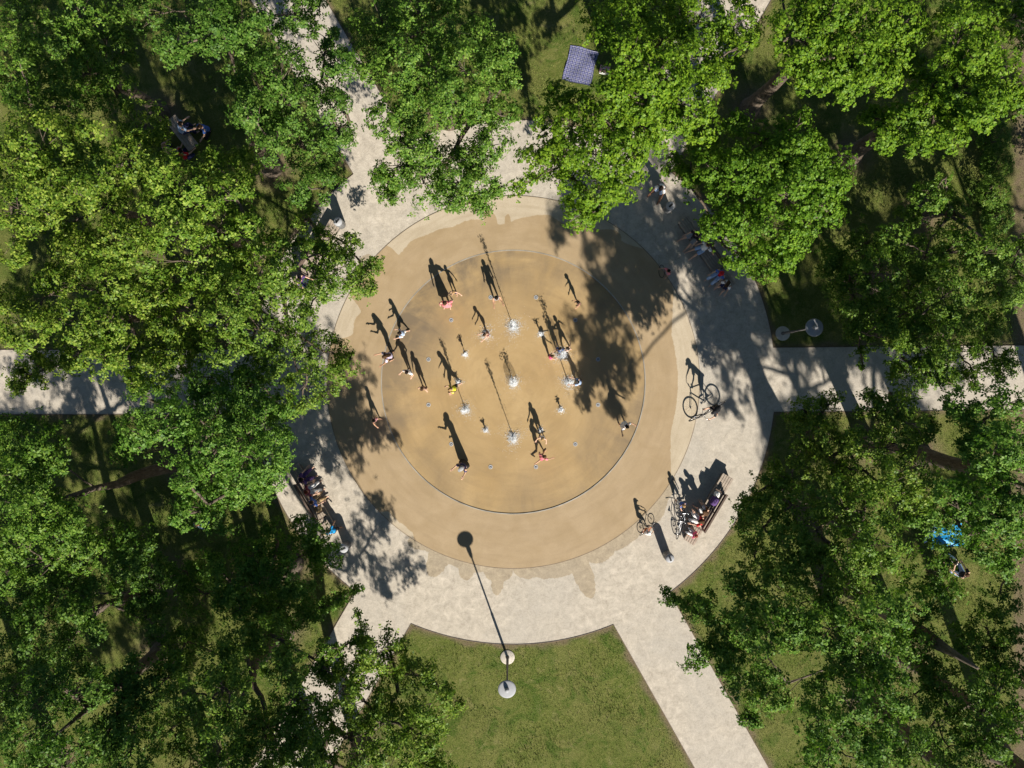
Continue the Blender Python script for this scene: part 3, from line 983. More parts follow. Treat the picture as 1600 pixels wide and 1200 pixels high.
def street_lamp(foot, label):
    f = gp(*foot)
    o = thing("street_lamp", label, "lamp", f, 0, "plaza lamps with flat round shades")
    MB().lathe([(0.33, -0.02), (0.33, 0.012), (0.32, 0.02), (0.0, 0.024)], n=32).build("base_plate", CONC, o)
    MB().lathe([(0.085, 0.0), (0.085, 0.05), (0.058, 0.08), (0.056, 1.45), (0.04, 1.52), (0.036, 3.35)], n=14).build("pole", POLEM, o)
    MB().lathe([(0.036, 3.33), (0.075, 3.42), (0.105, 3.62), (0.09, 3.8), (0.06, 3.95)], n=16).build("lantern_neck", POLEM, o)
    sh = MB().lathe([(0.05, 3.93), (0.36, 3.955), (0.372, 3.965), (0.365, 3.982), (0.30, 3.995), (0.16, 4.02), (0.085, 4.03)], n=40).build("lamp_shade", LAMPGREY, o)
    MB().lathe([(0.09, 4.02), (0.088, 4.13), (0.07, 4.17), (0.0, 4.18)], n=18).build("finial", LAMPGREY, sh)
    return o


street_lamp((793, 1027), "grey lamp with flat round shade on the sunny open lawn")
street_lamp((1223, 521), "lamp with round shade in shadow beside the east path")
street_lamp((384, 520), "lamp half hidden under leaves beside the west path")

# ------------------------------------------------------------ litter bins


def litter_bin(foot, label, h=0.95, rr=0.19):
    f = gp(*foot)
    o = thing("litter_bin", label, "bin", f, random.uniform(0, 6), "round grey litter bins")
    g = paint("bin_grey_metal", (0.20, 0.205, 0.21), 0.5, 0.5, 0.15, 8)
    MB().lathe([(rr * 0.92, 0.0), (rr * 0.92, 0.05), (rr, 0.06), (rr, h - 0.12)], n=24).build("body", g, o)
    d = MB().lathe([(rr * 1.06, h - 0.13), (rr * 1.06, h - 0.08), (rr * 0.95, h - 0.02), (rr * 0.6, h + 0.02), (0.0, h + 0.03)], n=24).build("lid", LAMPGREY, o)
    MB().box((0, 0, h + 0.022), (rr * 1.15, rr * 0.42, 0.03), None, 0.006).build("slot", BLACK, d)
    for k in range(10):
        a = 2 * math.pi * k / 10
        MB().box((math.cos(a) * rr * 1.0, math.sin(a) * rr * 1.0, h * 0.45), (0.02, 0.035, h * 0.74), Matrix.Rotation(a, 3, 'Z')).build("slat", g, o)
    return o


litter_bin((1041, 866), "grey litter bin in full sun beside the southeast bench")
litter_bin((534, 352), "grey litter bin standing alone on sunny gravel near the northwest path")
litter_bin((1042, 328), "dark litter bin in leaf shade next to the northeast bench")
litter_bin((543, 851), "litter bin in shade beneath twigs beside the southwest bench")

# ------------------------------------------------------------ benches
BENCH_GROUP = "long timber benches round the plaza"


def bench(p0, p1, label):
    """Solid plinth, five long slats and a backrest with arms on the middle third (on the side away from the plaza)."""
    a, b = gp(*p0), gp(*p1)
    c = (a + b) / 2
    d = b - a
    L = d.length
    rz = math.atan2(d.y, d.x)
    # local +y must point away from the plaza's centre
    yv = Vector((-math.sin(rz), math.cos(rz), 0))
    if yv.dot(c - CEN) < 0:
        rz += math.pi
    o = thing("bench", label, "bench", c, rz, BENCH_GROUP)
    W = 0.56
    MB().box((0, 0, 0.205), (L - 0.1, W - 0.09, 0.41), None, 0.01).build("plinth", paint("bench_plinth", (0.16, 0.14, 0.12), 0.85, 0, 0.2, 4), o)
    n = 5
    sw = W / n
    slat = None
    for i in range(n):
        y = -W / 2 + sw * (i + 0.5)
        if slat is None:
            slat = MB().box((0, 0, 0), (L, sw - 0.014, 0.05), None, 0.006).mesh("slat")
        s = link("slat", slat, WOOD, o)
        s.location = (0, y, 0.437 + 0.002 * (i % 2))
    dsw = paint("dark_stained_wood", (0.12, 0.085, 0.065), 0.7, 0, 0.25, 7)
    br = MB().box((0, W / 2 + 0.0, 0.845), (2.0, 0.085, 0.035), None, 0.006).build("backrest", dsw, o)
    for x in (-0.92, 0.0, 0.92):
        MB().box((x, W / 2 - 0.03, 0.645), (0.05, 0.045, 0.375)).build("post", dsw, br)
    for k in range(3):
        MB().box((0, W / 2 + 0.005, 0.55 + 0.11 * k), (1.96, 0.03, 0.092), Matrix.Rotation(R(-8), 3, 'X'), 0.005).build("back_slat", dsw, br)
    for sx in (-1, 1):
        m = MB()
        m.box((sx * 0.96, -0.02, 0.66), (0.055, W - 0.1, 0.035), None, 0.006)
        m.box((sx * 0.96, -W / 2 + 0.09, 0.555), (0.045, 0.045, 0.19))
        m.build("armrest", paint("dark_stained_wood", (0.12, 0.085, 0.065)), o)
    return o, c, rz, L


BSE = bench((1073, 845), (1134, 742), "timber bench in full sun with people in red and pink")
BNE = bench((1064, 345), (1138, 450), "timber bench under the bright maple with a red capped person")
BSW = bench((462, 727), (522, 829), "timber bench in leaf shade with people in purple")
BNW = bench((466, 452), (527, 350), "timber bench almost hidden beneath oak leaves in the northwest")


def on_bench(B, t, side=0.0):
    """World point on a bench: t metres along from its middle, side metres towards the plaza."""
    o, c, rz, L = B
    return c + Vector((math.cos(rz), math.sin(rz), 0)) * t + Vector((math.sin(rz), -math.cos(rz), 0)) * side


# ------------------------------------------------------------ fountain: 1 + 12 + 12 nozzles
nz_rim = MB().lathe([(0.10, -0.01), (0.10, 0.008), (0.092, 0.012), (0.06, 0.012), (0.056, 0.004)], n=20, caps=False).mesh("rim")
nz_cup = MB().lathe([(0.06, -0.012), (0.058, 0.001), (0.03, 0.003), (0.026, 0.012), (0.012, 0.014), (0.0, 0.014)], n=16).mesh("jet_head")


def pad_z(x, y):
    rr_ = math.hypot(x - CX, y - CY)
    return -0.012 - 0.03 * (1 - (rr_ / R_PAD) ** 2)


def nozzle(x, y, label, group):
    o = thing("fountain_nozzle", label, "nozzle", (x, y, pad_z(x, y)), random.uniform(0, 6), group)
    link("rim", nz_rim, STEEL, o)
    link("jet_head", nz_cup, paint("nozzle_grey_steel", (0.22, 0.225, 0.24), 0.6, 0.2), o)


NOZ = {}
nozzle(CX, CY, "steel fountain nozzle under the bell shaped jet", None)
OUTER = ("outer ring nozzle in the leaf shade east of the spray", "outer ring nozzle in leaf shade beside the toddler", "outer ring nozzle between the tallest jet and the leaf shade",
         "outer ring nozzle beside the child in the checked swimsuit", "outer ring nozzle just south of the woman in pink", "outer ring nozzle beside the child in red trunks' shadow",
         "outer ring nozzle near the west rim, south of the child in red trunks", "outer ring nozzle at the edge of the filming woman's shadow", "outer ring nozzle east of the filming woman's feet",
         "outer ring nozzle at the feet of the running girl", "outer ring nozzle alone on the open southeast of the pad", "outer ring nozzle at the tip of the leaf shade near the east rim")
INNER = ("nozzle under the jet a child reaches into", "nozzle under the spray of the children in blue", "nozzle under the short jet near the child in pink", "nozzle under the tallest jet",
         "nozzle under the low jet of the crouching child", "nozzle under the short jet with a thin shadow", "nozzle under the bubbling jet by the yellow shirt", "nozzle under the tall jet past the yellow shirt",
         "nozzle under the knee high southwest jet", "nozzle under the tall south jet", "nozzle under the bubbling jet by the wading child", "nozzle under the knee high southeast jet")
for k in range(12):
    a = R(30 * k)
    NOZ[30 * k] = (CX + 2.53 * math.cos(a), CY + 2.53 * math.sin(a))
    nozzle(*NOZ[30 * k], "steel " + INNER[k], "nozzles of the inner ring")
    a = R(30 * k + 15)
    nozzle(CX + 4.03 * math.cos(a), CY + 4.03 * math.sin(a), OUTER[k], "nozzles of the outer ring")


def drops(pts, size):
    """Water drops: squashed octahedra."""
    pts = np.asarray(pts)
    n = len(pts)
    s = np.asarray(size).reshape(-1, 1, 1) * np.ones((n, 1, 1))
    o = np.array([[1, 0, 0], [-1, 0, 0], [0, 1, 0], [0, -1, 0], [0, 0, 1.25], [0, 0, -1.25]])
    st = rng.uniform(0.7, 1.3, (n, 1, 3))
    v = pts[:, None] + o[None] * s * st
    f = np.array([[0, 2, 4], [2, 1, 4], [1, 3, 4], [3, 0, 4], [2, 0, 5], [1, 2, 5], [3, 1, 5], [0, 3, 5]])
    ff = (np.arange(n)[:, None, None] * 6 + f[None]).reshape(-1)
    return np_mesh("drops", v, ff, 3, True)


def jet(x, y, h, label, splash=0.28, bell=0.0, thick=1.0):
    z = pad_z(x, y)
    o = thing("water_jet", label, "water jet", (x, y, z), 0, "fountain water jets")
    if h > 0.3:
        # rising column, then the broken head of the jet
        wobx = [0.012 * math.sin(3.1 * i) for i in range(9)]
        MB().tube([(wobx[i] * i / 8, wobx[(i + 3) % 9] * i / 8, h * 0.8 * i / 8) for i in range(9)], [(0.016 - 0.0008 * i) * thick for i in range(9)], 8).build("column", WATER, o)
        n = int(90 + 40 * h)
        t = rng.beta(3.0, 1.2, n)
        sp = (0.012 + 0.05 * np.clip((t - 0.55) / 0.45, 0, 1)) * (1 + 1.5 * bell)
        pts = np.stack([rng.normal(0, 1, n) * sp, rng.normal(0, 1, n) * sp, h * (0.25 + 0.77 * t)], -1)
        link("jet_head", drops(pts, rng.uniform(0.012, 0.026, n)), WATER, o, "stuff")
        # drops falling back downwind
        n = int(30 * h)
        t = rng.uniform(0, 1, n)
        pts = np.stack([0.05 + rng.normal(0, 0.08, n), rng.normal(0, 0.08, n), h * t], -1)
        link("falling_drops", drops(pts, rng.uniform(0.006, 0.014, n)), WATER, o, "stuff")
    n = int(1500 * splash / 0.28)
    rr_ = np.concatenate([np.abs(rng.normal(0, 0.42, n // 2)), np.abs(rng.normal(0, 1.0, n - n // 2))]) * splash * 1.7
    aa = rng.uniform(0, 6.283, n)
    # ragged: more water thrown to some sides than to others
    rr_ = rr_ * (0.75 + 0.35 * np.sin(aa * 3 + x * 7) + 0.2 * np.sin(aa * 7 + y * 5))
    zz = rng.exponential(0.035, n) * np.clip(1 - rr_ / splash * 0.4, 0.1, 1) + 0.004
    link("splash", drops(np.stack([rr_ * np.cos(aa), rr_ * np.sin(aa), zz], -1), rng.uniform(0.004, 0.016, n) * np.clip(1.2 - 0.22 * rr_ / splash, 0.45, 1.2)), WATER, o, "stuff")
    if bell > 0:
        MB().lathe([(0.03, h * 0.55), (0.12, h * 0.62), (0.2, h * 0.57), (0.235, h * 0.42), (0.245, h * 0.2), (0.25, 0.0)], n=28, caps=False).build("bell", BELL, o)
    return o


def m_bell():
    m, nt, p, out = new_mat("thin_water_sheet")
    tc = node(nt, "ShaderNodeTexCoord")
    n1 = noise(nt, 22.0, 4.0, 0.7, tc.outputs["Object"])
    p.inputs["Base Color"].default_value = (0.85, 0.9, 0.93, 1)
    p.inputs["Roughness"].default_value = 0.08
    tr = node(nt, "ShaderNodeBsdfTransparent")
    mx = node(nt, "ShaderNodeMixShader")
    nt.links.new(ramp(nt, n1, [(0.35, 1.0), (0.62, 0.55)]), mx.inputs[0])
    nt.links.new(p.outputs[0], mx.inputs[1])
    nt.links.new(tr.outputs[0], mx.inputs[2])
    nt.links.new(mx.outputs[0], out.inputs[0])
    return m


BELL = m_bell()
jet(CX, CY, 0.98, "bell shaped jet in the middle of the pad", 0.24, 0.8)
jet(*NOZ[90], 3.05, "tallest water jet, its shadow reaching the north rim", 0.34)
jet(*NOZ[270], 2.55, "tall jet on the south side of the inner ring", 0.32)
jet(*NOZ[0], 2.25, "tall jet with white splash that a child reaches into", 0.28, 0, 1.3)
jet(*NOZ[210], 2.3, "tall jet southwest of the bell, past the yellow shirted child", 0.24)
jet(*NOZ[30], 1.9, "jet broken into spray by two children in blue", 0.3, 0.3)
jet(*NOZ[120], 0.28, "low splashing jet under a crouching child's hands", 0.26)
jet(*NOZ[150], 0.62, "short jet west of the middle with a thin shadow", 0.10)
jet(*NOZ[60], 0.5, "short jet near the child in pink", 0.11)
jet(*NOZ[240], 0.35, "knee high jet on the southwest of the inner ring", 0.11)
jet(*NOZ[330], 0.4, "knee high jet on the southeast of the inner ring", 0.11)
jet(*NOZ[180], 0.32, "low bubbling jet touching the yellow shirted child's shadow", 0.13)
jet(*NOZ[300], 0.2, "low bubbling jet in the shadow of the wading child", 0.10)

# ------------------------------------------------------------ bicycles


def bicycle(rear, front, label, frame_mat, wr=0.34, scale=1.0, bar=0.55):
    """rear / front: ground contact points of the two wheels."""
    a, b = Vector(rear), Vector(front)
    d = b - a
    wb = d.length
    rz = math.atan2(d.y, d.x) - math.pi / 2        # local +y is forward
    o = thing("bicycle", label, "bicycle", a, rz, None)
    s = wb / 1.08
    tr = 0.021 * (wr / 0.34) + 0.003

    def wheel(y):
        w = thing_part("wheel", o, (0, y, wr))
        return w

    def thing_part(nm, par, loc):
        e = bpy.data.objects.new(nm, None)
        COL.objects.link(e)
        e.parent = par
        e.location = loc
        return e
    for y in (0.0, wb):
        hub = MB().tube([(-0.05, 0, 0), (0.05, 0, 0)], 0.022 * s, 8).build("wheel", CHROME, o)
        hub.location = (0, y, wr)
        MB().torus((0, 0, 0), wr - tr, tr, 32, 6).build("tyre", BLACK, hub)
        MB().torus((0, 0, 0), wr - 2.1 * tr, tr * 0.5, 32, 5).build("rim", CHROME, hub)
        sp = MB()
        for k in range(14):
            q = 2 * math.pi * k / 14
            sp.tube([(0.02 * (-1) ** k, 0, 0), (0, math.cos(q) * (wr - 2 * tr), math.sin(q) * (wr - 2 * tr))], 0.0022, 3)
        sp.build("spokes", CHROME, hub)
    bb = Vector((0, 0.42 * s, wr * 0.86))
    seat = Vector((0, 0.22 * s, wr + 0.5 * s))
    head = Vector((0, 0.80 * s, wr + 0.50 * s))
    head_lo = Vector((0, 0.84 * s, wr + 0.36 * s))
    rw = Vector((0, 0, wr))
    m = MB()
    m.tube([bb, seat + Vector((0, -0.03, 0.1)) * s], 0.017 * s, 8)
    m.tube([bb, head_lo], 0.023 * s, 8)
    m.tube([seat - Vector((0, 0, 0.06)) * s, head], 0.019 * s, 8)
    m.tube([head + Vector((0, -0.01, 0.04)), head_lo], 0.022 * s, 8)
    for sx in (-1, 1):
        m.tube([rw + Vector((sx * 0.06 * s, 0, 0)), bb + Vector((sx * 0.03, 0, 0))], 0.010 * s, 6)
        m.tube([rw + Vector((sx * 0.06 * s, 0, 0)), seat - Vector((-sx * 0.015, 0, 0.05))], 0.009 * s, 6)
    m.build("frame", frame_mat, o)
    m = MB()
    fw = Vector((0, wb, wr))
    for sx in (-1, 1):
        m.tube([fw + Vector((sx * 0.055 * s, 0, 0)), head_lo + Vector((sx * 0.05 * s, 0.03 * s, -0.02))], 0.012 * s, 6)
    m.tube([head_lo + Vector((-0.06 * s, 0.03 * s, -0.02)), head_lo + Vector((0.06 * s, 0.03 * s, -0.02))], 0.016 * s, 6)
    m.build("fork", BLACK, o)
    hb = head + Vector((0, 0.02, 0.14 * s))
    m = MB()
    m.tube([head, hb], 0.014 * s, 6)
    m.tube([hb + Vector((-bar / 2, -0.07 * s, 0.02)), hb + Vector((-bar / 5, 0.03, 0)), hb + Vector((bar / 5, 0.03, 0)), hb + Vector((bar / 2, -0.07 * s, 0.02))], 0.013, 6)
    hbo = m.build("handlebar", CHROME, o)
    for sx in (-1, 1):
        MB().tube([hb + Vector((sx * bar / 2 * 1.02, -0.075 * s, 0.022)), hb + Vector((sx * bar / 2 * 0.72, -0.03 * s, 0.012))], 0.018, 8).build("grip", BLACK, hbo)
    sc = seat + Vector((0, -0.045, 0.14)) * s
    m = MB()
    m.rings([[sc + Vector((w * s, y * s, z * s)) for w, z in ((-hw, 0.0), (-hw * 0.6, 0.03), (hw * 0.6, 0.03), (hw, 0.0), (hw * 0.5, -0.03), (-hw * 0.5, -0.03))] for y, hw in ((-0.12, 0.05), (-0.09, 0.075), (0.0, 0.05), (0.1, 0.025), (0.15, 0.015))], True, True, True)
    m.build("saddle", BLACK, o)
    m = MB()
    m.torus(bb + Vector((0.045, 0, 0)), 0.085 * s, 0.007, 20, 4)
    m.tube([bb + Vector((-0.07, 0, 0)), bb + Vector((0.07, 0, 0))], 0.018, 8)
    m.tube([bb + Vector((0.065, 0, 0)), bb + Vector((0.075, 0.13 * s, -0.09 * s))], 0.011, 6)
    m.tube([bb + Vector((-0.065, 0, 0)), bb + Vector((-0.075, -0.13 * s, 0.09 * s))], 0.011, 6)
    m.build("crank", CHROME, o)
    for sx, dy, dz in ((1, 0.13, -0.09), (-1, -0.13, 0.09)):
        MB().box(bb + Vector((sx * 0.12, dy * s, dz * s)), (0.09, 0.07, 0.02), None, 0.004).build("pedal", BLACK, o)
    o["wb"] = wb
    return o, rz, s, wr, seat, hb, bb


WHITEP = paint("white_bike_paint", (0.75, 0.76, 0.78), 0.35, 0.1, 0.06, 6)
ORANGEP = paint("orange_bike_paint", (0.55, 0.12, 0.03), 0.4, 0.1, 0.1, 6)
DARKP = paint("graphite_bike_paint", (0.05, 0.05, 0.055), 0.4, 0.2, 0.1, 6)
SILVERP = paint("silver_bike_paint", (0.5, 0.52, 0.55), 0.35, 0.4, 0.1, 6)

# ------------------------------------------------------------ people
SKINS = {'fair': (0.60, 0.37, 0.26), 'tan': (0.46, 0.26, 0.16), 'brown': (0.26, 0.13, 0.075)}


def skin_mat(k):
    return paint("skin_" + k, SKINS[k], 0.55, 0.0, 0.06, 4, 0.35)


def cloth(nm, col):
    return paint("cloth_" + nm, col, 0.85, 0.0, 0.12, 11, 0.2)


C = {'pink': (0.72, 0.22, 0.25), 'hotpink': (0.8, 0.12, 0.25), 'white': (0.78, 0.77, 0.75), 'yellow': (0.62, 0.60, 0.04), 'navy': (0.03, 0.035, 0.09),
     'blue': (0.07, 0.14, 0.42), 'lightblue': (0.36, 0.47, 0.66), 'lavender': (0.50, 0.45, 0.58), 'black': (0.022, 0.022, 0.025), 'red': (0.6, 0.025, 0.03),
     'purple': (0.10, 0.055, 0.17), 'maroon': (0.16, 0.03, 0.06), 'cyan': (0.02, 0.28, 0.62), 'khaki': (0.36, 0.25, 0.13), 'grey': (0.3, 0.3, 0.31),
     'orange': (0.62, 0.17, 0.04), 'teal': (0.05, 0.2, 0.24), 'jeans': (0.08, 0.11, 0.2), 'rose': (0.62, 0.3, 0.33), 'brown': (0.13, 0.06, 0.03),
     'darkhair': (0.02, 0.014, 0.01), 'brownhair': (0.075, 0.04, 0.02), 'fairhair': (0.32, 0.2, 0.09), 'redhair': (0.17, 0.035, 0.02)}
PENDING = []


def rotx(v, a):
    c, s = math.cos(a), math.sin(a)
    return Vector((v.x, v.y * c + v.z * s, -v.y * s + v.z * c))     # + tilts forward (+y)


def limb_shape(m, pts, rad, n=10):
    for p, r_ in zip(pts, rad):
        m.sphere(p, r_, n, 6)
    for i in range(len(pts) - 1):
        a, b = Vector(pts[i]), Vector(pts[i + 1])
        m.tube([a, a.lerp(b, 0.5), b], [rad[i], (rad[i] + rad[i + 1]) / 2, rad[i + 1]], n)


def hand_mesh(m, wrist, d, nrm, H, side):
    """Palm, four unequal bent fingers and a thumb leaving the side of the palm."""
    d = d.normalized()
    n = (nrm - d * nrm.dot(d)).normalized()
    s = d.cross(n) * side
    hl = H * 0.104
    pl = hl * 0.52
    pw = hl * 0.42
    rot = Matrix((s, d, n)).transposed()
    m.box(wrist + d * pl * 0.5, (pw, pl * 1.1, hl * 0.15), rot, hl * 0.03)
    for i, (x, ln) in enumerate(((-0.38, 0.82), (-0.13, 0.98), (0.13, 0.93), (0.38, 0.72))):
        a = wrist + d * pl * 0.98 + s * pw * x
        l_ = hl * 0.48 * ln
        b = a + d * l_ * 0.5 - n * l_ * 0.12
        c = b + d * l_ * 0.42 - n * l_ * 0.3
        fr = hl * 0.052
        m.tube([a, b, c], [fr, fr * 0.92, fr * 0.75], 5)
    t0 = wrist + d * pl * 0.3 - s * pw * 0.45
    t1 = t0 + (d * 0.7 - s * 0.75).normalized() * hl * 0.22
    m.tube([t0, t1, t1 + (d * 0.95 - s * 0.2 - n * 0.2).normalized() * hl * 0.2], [hl * 0.075, hl * 0.062, hl * 0.048], 5)


def two_bone(a, target, l1, l2, pole):
    """Middle joint and end of a two-bone limb from a towards target, bending towards pole."""
    d = target - a
    L_ = min(max(d.length, 0.05), (l1 + l2) * 0.995)
    u = d.normalized()
    x = (l1 * l1 - l2 * l2 + L_ * L_) / (2 * L_)
    h = math.sqrt(max(0.0, l1 * l1 - x * x))
    w = (pole - u * pole.dot(u)).normalized()
    return a + u * x + w * h, a + u * L_


DEF = dict(lean=3, side=0, head=8, la=(8, 8, 12), ra=(8, 8, 12), ll=(0, 4, 2), rl=(0, 4, 2))


def person(loc, face, H, label, pose=None, skin='fair', hair='brownhair', long_hair=False, top=None, top_kind='shirt', bottom=None, bottom_kind='shorts',
           hat=None, group=None, seat=None, zoff=0.0):
    """face: compass of the gaze in degrees (0 east, 90 north).  Arms (forward, outward, elbow), legs (forward, outward, knee) in degrees.
    seat: height of the surface sat on; else the lower foot rests on the ground."""
    P = dict(DEF)
    P.update(pose or {})
    kid = max(0.0, min(1.0, (1.6 - H) / 0.7))
    lean = R(P['lean'])
    sd = R(P['side'])
    hipz = H * (0.50 - 0.02 * kid)
    pel = Vector((0, 0, 0))

    def sp(h, f=0.0):
        """point up the spine at h (fraction of H above the pelvis)"""
        cv = lean * (0.75 + 0.6 * h)
        v = Vector((0, f * H, h * H))
        v = rotx(v, cv)
        v.x += math.sin(sd) * h * H
        return pel + v
    hr = H * (0.066 + 0.017 * kid)
    neck_h = 0.325 - 0.01 * kid
    sh_h = 0.30 - 0.012 * kid
    sw = H * (0.108 - 0.008 * kid)
    thick = 1.0 - 0.06 * kid
    hp = R(P['head']) + lean * 0.6
    neck = sp(neck_h)
    hc = neck + rotx(Vector((0, 0.01 * H, hr * 1.05 + 0.012 * H)), hp)
    HM = Matrix.Rotation(-hp, 3, 'X')
    # legs
    tl, sl = H * 0.235, H * (0.225 - 0.01 * kid)
    legs = {}
    for s_, key in ((-1, 'll'), (1, 'rl')):
        fl, ab, kn = (R(v) for v in P[key])
        hip = pel + Vector((s_ * 0.05 * H, 0, -0.01 * H))
        td = Vector((s_ * math.sin(ab), math.cos(ab) * math.sin(fl), -math.cos(ab) * math.cos(fl)))
        knee = hip + td * tl
        f2 = fl - kn
        sdv = Vector((s_ * math.sin(ab) * 0.55, math.sin(f2), -math.cos(f2))).normalized()
        ank = knee + sdv * sl
        fd = Vector((s_ * 0.12, math.cos(f2 * 0.55), math.sin(f2 * 0.55) * 0.8)).normalized()
        if abs(P.get('flatfeet', 0)):
            fd = Vector((s_ * 0.12, 1, -0.06)).normalized()
        legs[s_] = (hip, knee, ank, fd)
    rz = R(face) - math.pi / 2
    Rinv = Matrix.Rotation(-rz, 3, 'Z')
    L0 = Vector((loc[0], loc[1], loc[2] if len(loc) > 2 else 0.0))

    def to_local(pw, o_):
        return Rinv @ (Vector(pw) - L0) - o_
    if 'feet' in P and seat is not None:
        so2 = Vector((0, 0, seat + 0.062 * H + zoff))
        for s_, pw in zip((-1, 1), P['feet']):
            hip, knee, ank, fd = legs[s_]
            knee, ank = two_bone(hip, to_local(pw, so2) + Vector((0, -0.05 * H, 0.045 * H)), tl, sl, Vector((s_ * 0.1, 1, 0.25)))
            legs[s_] = (hip, knee, ank, Vector((s_ * 0.05, 1, -0.1)).normalized())
    low = min(min(l[2].z - 0.036 * H, (l[2] + l[3] * 0.11 * H).z - 0.022 * H) for l in legs.values())
    base_z = (seat + 0.062 * H) if seat is not None else -low
    base_z += zoff
    arms = {}
    for s_, key in ((-1, 'la'), (1, 'ra')):
        v = P[key]
        fl, ab, el = R(v[0]), R(v[1]), R(v[2])
        ab2 = R(v[3]) if len(v) > 3 else ab * 0.8
        shd = sp(sh_h) + Vector((s_ * sw, 0, 0))
        ud = Vector((s_ * math.sin(ab), math.cos(ab) * math.sin(fl), -math.cos(ab) * math.cos(fl)))
        elb = shd + ud * H * 0.168
        f2 = fl + el
        dd_ = Vector((s_ * math.sin(ab2), math.cos(ab2) * math.sin(f2), -math.cos(ab2) * math.cos(f2)))
        wr_ = elb + dd_ * H * 0.145
        arms[s_] = (shd, elb, wr_, dd_)
    root = thing("person", label, "person", (loc[0], loc[1], loc[2] if len(loc) > 2 else 0.0), rz, group)
    off = Vector((0, 0, base_z))
    # ground contact under the root: centre the feet for standing figures
    if seat is None:
        mid = (legs[-1][2] + legs[1][2]) / 2
        off += Vector((-mid.x, -mid.y, 0))
    for s_, key in ((-1, 'hl'), (1, 'hr')):
        if key in P:
            shd = arms[s_][0]
            tg = to_local(P[key], off)
            tg = tg + (shd - tg).normalized() * 0.06 * H
            elb, wr_ = two_bone(shd, tg, H * 0.168, H * 0.145, Vector((s_ * 0.8, -0.4, -0.6)))
            arms[s_] = (shd, elb, wr_, (wr_ - elb).normalized())

    def ell(h, a, b, f=0.0, n=14):
        c = sp(h, f)
        up = (sp(h + 0.02, f) - sp(h - 0.02, f)).normalized()
        xv = Vector((1, 0, 0))
        yv = up.cross(xv).normalized()
        return [c + off + xv * a * H * math.cos(2 * math.pi * k / n) + yv * b * H * math.sin(2 * math.pi * k / n) for k in range(n)]
    TORSO = [(-0.055, 0.062, 0.05), (-0.02, 0.088, 0.064), (0.03, 0.086, 0.063), (0.09, 0.074, 0.055), (0.16, 0.08, 0.06), (0.23, 0.09, 0.064), (0.285, 0.088, 0.055), (0.315, 0.05, 0.038), (0.33, 0.03, 0.03)]
    sc_ = (0.97 - 0.03 * kid)
    m = MB()
    m.rings([ell(h, a * sc_, b * sc_) for h, a, b in TORSO], True, True, True)
    limb_shape(m, [sp(0.29) + off, neck + off, hc + off - HM @ Vector((0, 0, hr * 0.5))], [0.035 * H, 0.031 * H, 0.034 * H])
    m.sphere(hc + off, (hr * 0.77, hr * 0.92, hr), 14, 10, HM)
    m.sphere(hc + off + HM @ Vector((0, hr * 0.25, -hr * 0.5)), (hr * 0.52, hr * 0.58, hr * 0.5), 10, 6, HM)
    m.sphere(hc + off + HM @ Vector((0, hr * 0.92, -hr * 0.12)), (hr * 0.13, hr * 0.2, hr * 0.2), 8, 6, HM)
    for s_ in (-1, 1):
        m.sphere(hc + off + HM @ Vector((s_ * hr * 0.78, -hr * 0.05, -hr * 0.1)), (hr * 0.09, hr * 0.18, hr * 0.26), 8, 6, HM)
        hip, knee, ank, fd = (v.copy() for v in legs[s_])
        limb_shape(m, [hip + off, hip.lerp(knee, 0.45) + off, knee + off, knee.lerp(ank, 0.35) + Vector((0, -0.008 * H, 0)) + off, ank + off],
                   [0.052 * H * thick, 0.047 * H * thick, 0.033 * H, 0.032 * H * thick, 0.021 * H])
        toe = ank + off + fd * 0.105 * H + Vector((0, 0, -0.012 * H))
        heel = ank + off - fd * 0.03 * H + Vector((0, 0, -0.014 * H))
        limb_shape(m, [heel, ank + off + fd * 0.04 * H + Vector((0, 0, -0.01 * H)), toe], [0.022 * H, 0.024 * H, 0.019 * H], 8)
        shd, elb, wr_, dd_ = arms[s_]
        limb_shape(m, [shd + off, shd.lerp(elb, 0.5) + off, elb + off, elb.lerp(wr_, 0.35) + off, wr_ + off],
                   [0.034 * H * thick, 0.029 * H * thick, 0.023 * H, 0.023 * H, 0.0165 * H], 8)
    tmp = bpy.data.objects.new("tmp_body", m.mesh("tmp_body"))
    COL.objects.link(tmp)
    rm = tmp.modifiers.new("r", 'REMESH')
    rm.mode = 'VOXEL'
    rm.voxel_size = 0.0105 * H + 0.002
    rm.use_smooth_shade = True
    sm_ = tmp.modifiers.new("s", 'SMOOTH')
    sm_.iterations = 3
    sm_.factor = 0.5
    hm = MB()
    for s_ in (-1, 1):
        shd, elb, wr_, dd_ = arms[s_]
        nr = Vector((s_ * 0.6, 0.5, 0.5)) if dd_.z < -0.5 else Vector((0, 0, 1))
        hand_mesh(hm, wr_ + off - dd_ * 0.01 * H, dd_, nr, H, s_)
    PENDING.append((tmp, root, hm, skin_mat(skin)))
    # face
    dk = paint("eye_dark", (0.015, 0.01, 0.01), 0.3)
    for s_ in (-1, 1):
        MB().sphere(hc + off + HM @ Vector((s_ * hr * 0.3, hr * 0.8, 0.02 * hr)), hr * 0.1, 8, 5).build("eye", dk, root)
    MB().sphere(hc + off + HM @ Vector((0, hr * 0.8, -hr * 0.5)), (hr * 0.26, hr * 0.08, hr * 0.07), 8, 5, HM).build("mouth", paint("lips", (0.35, 0.1, 0.09), 0.5), root)
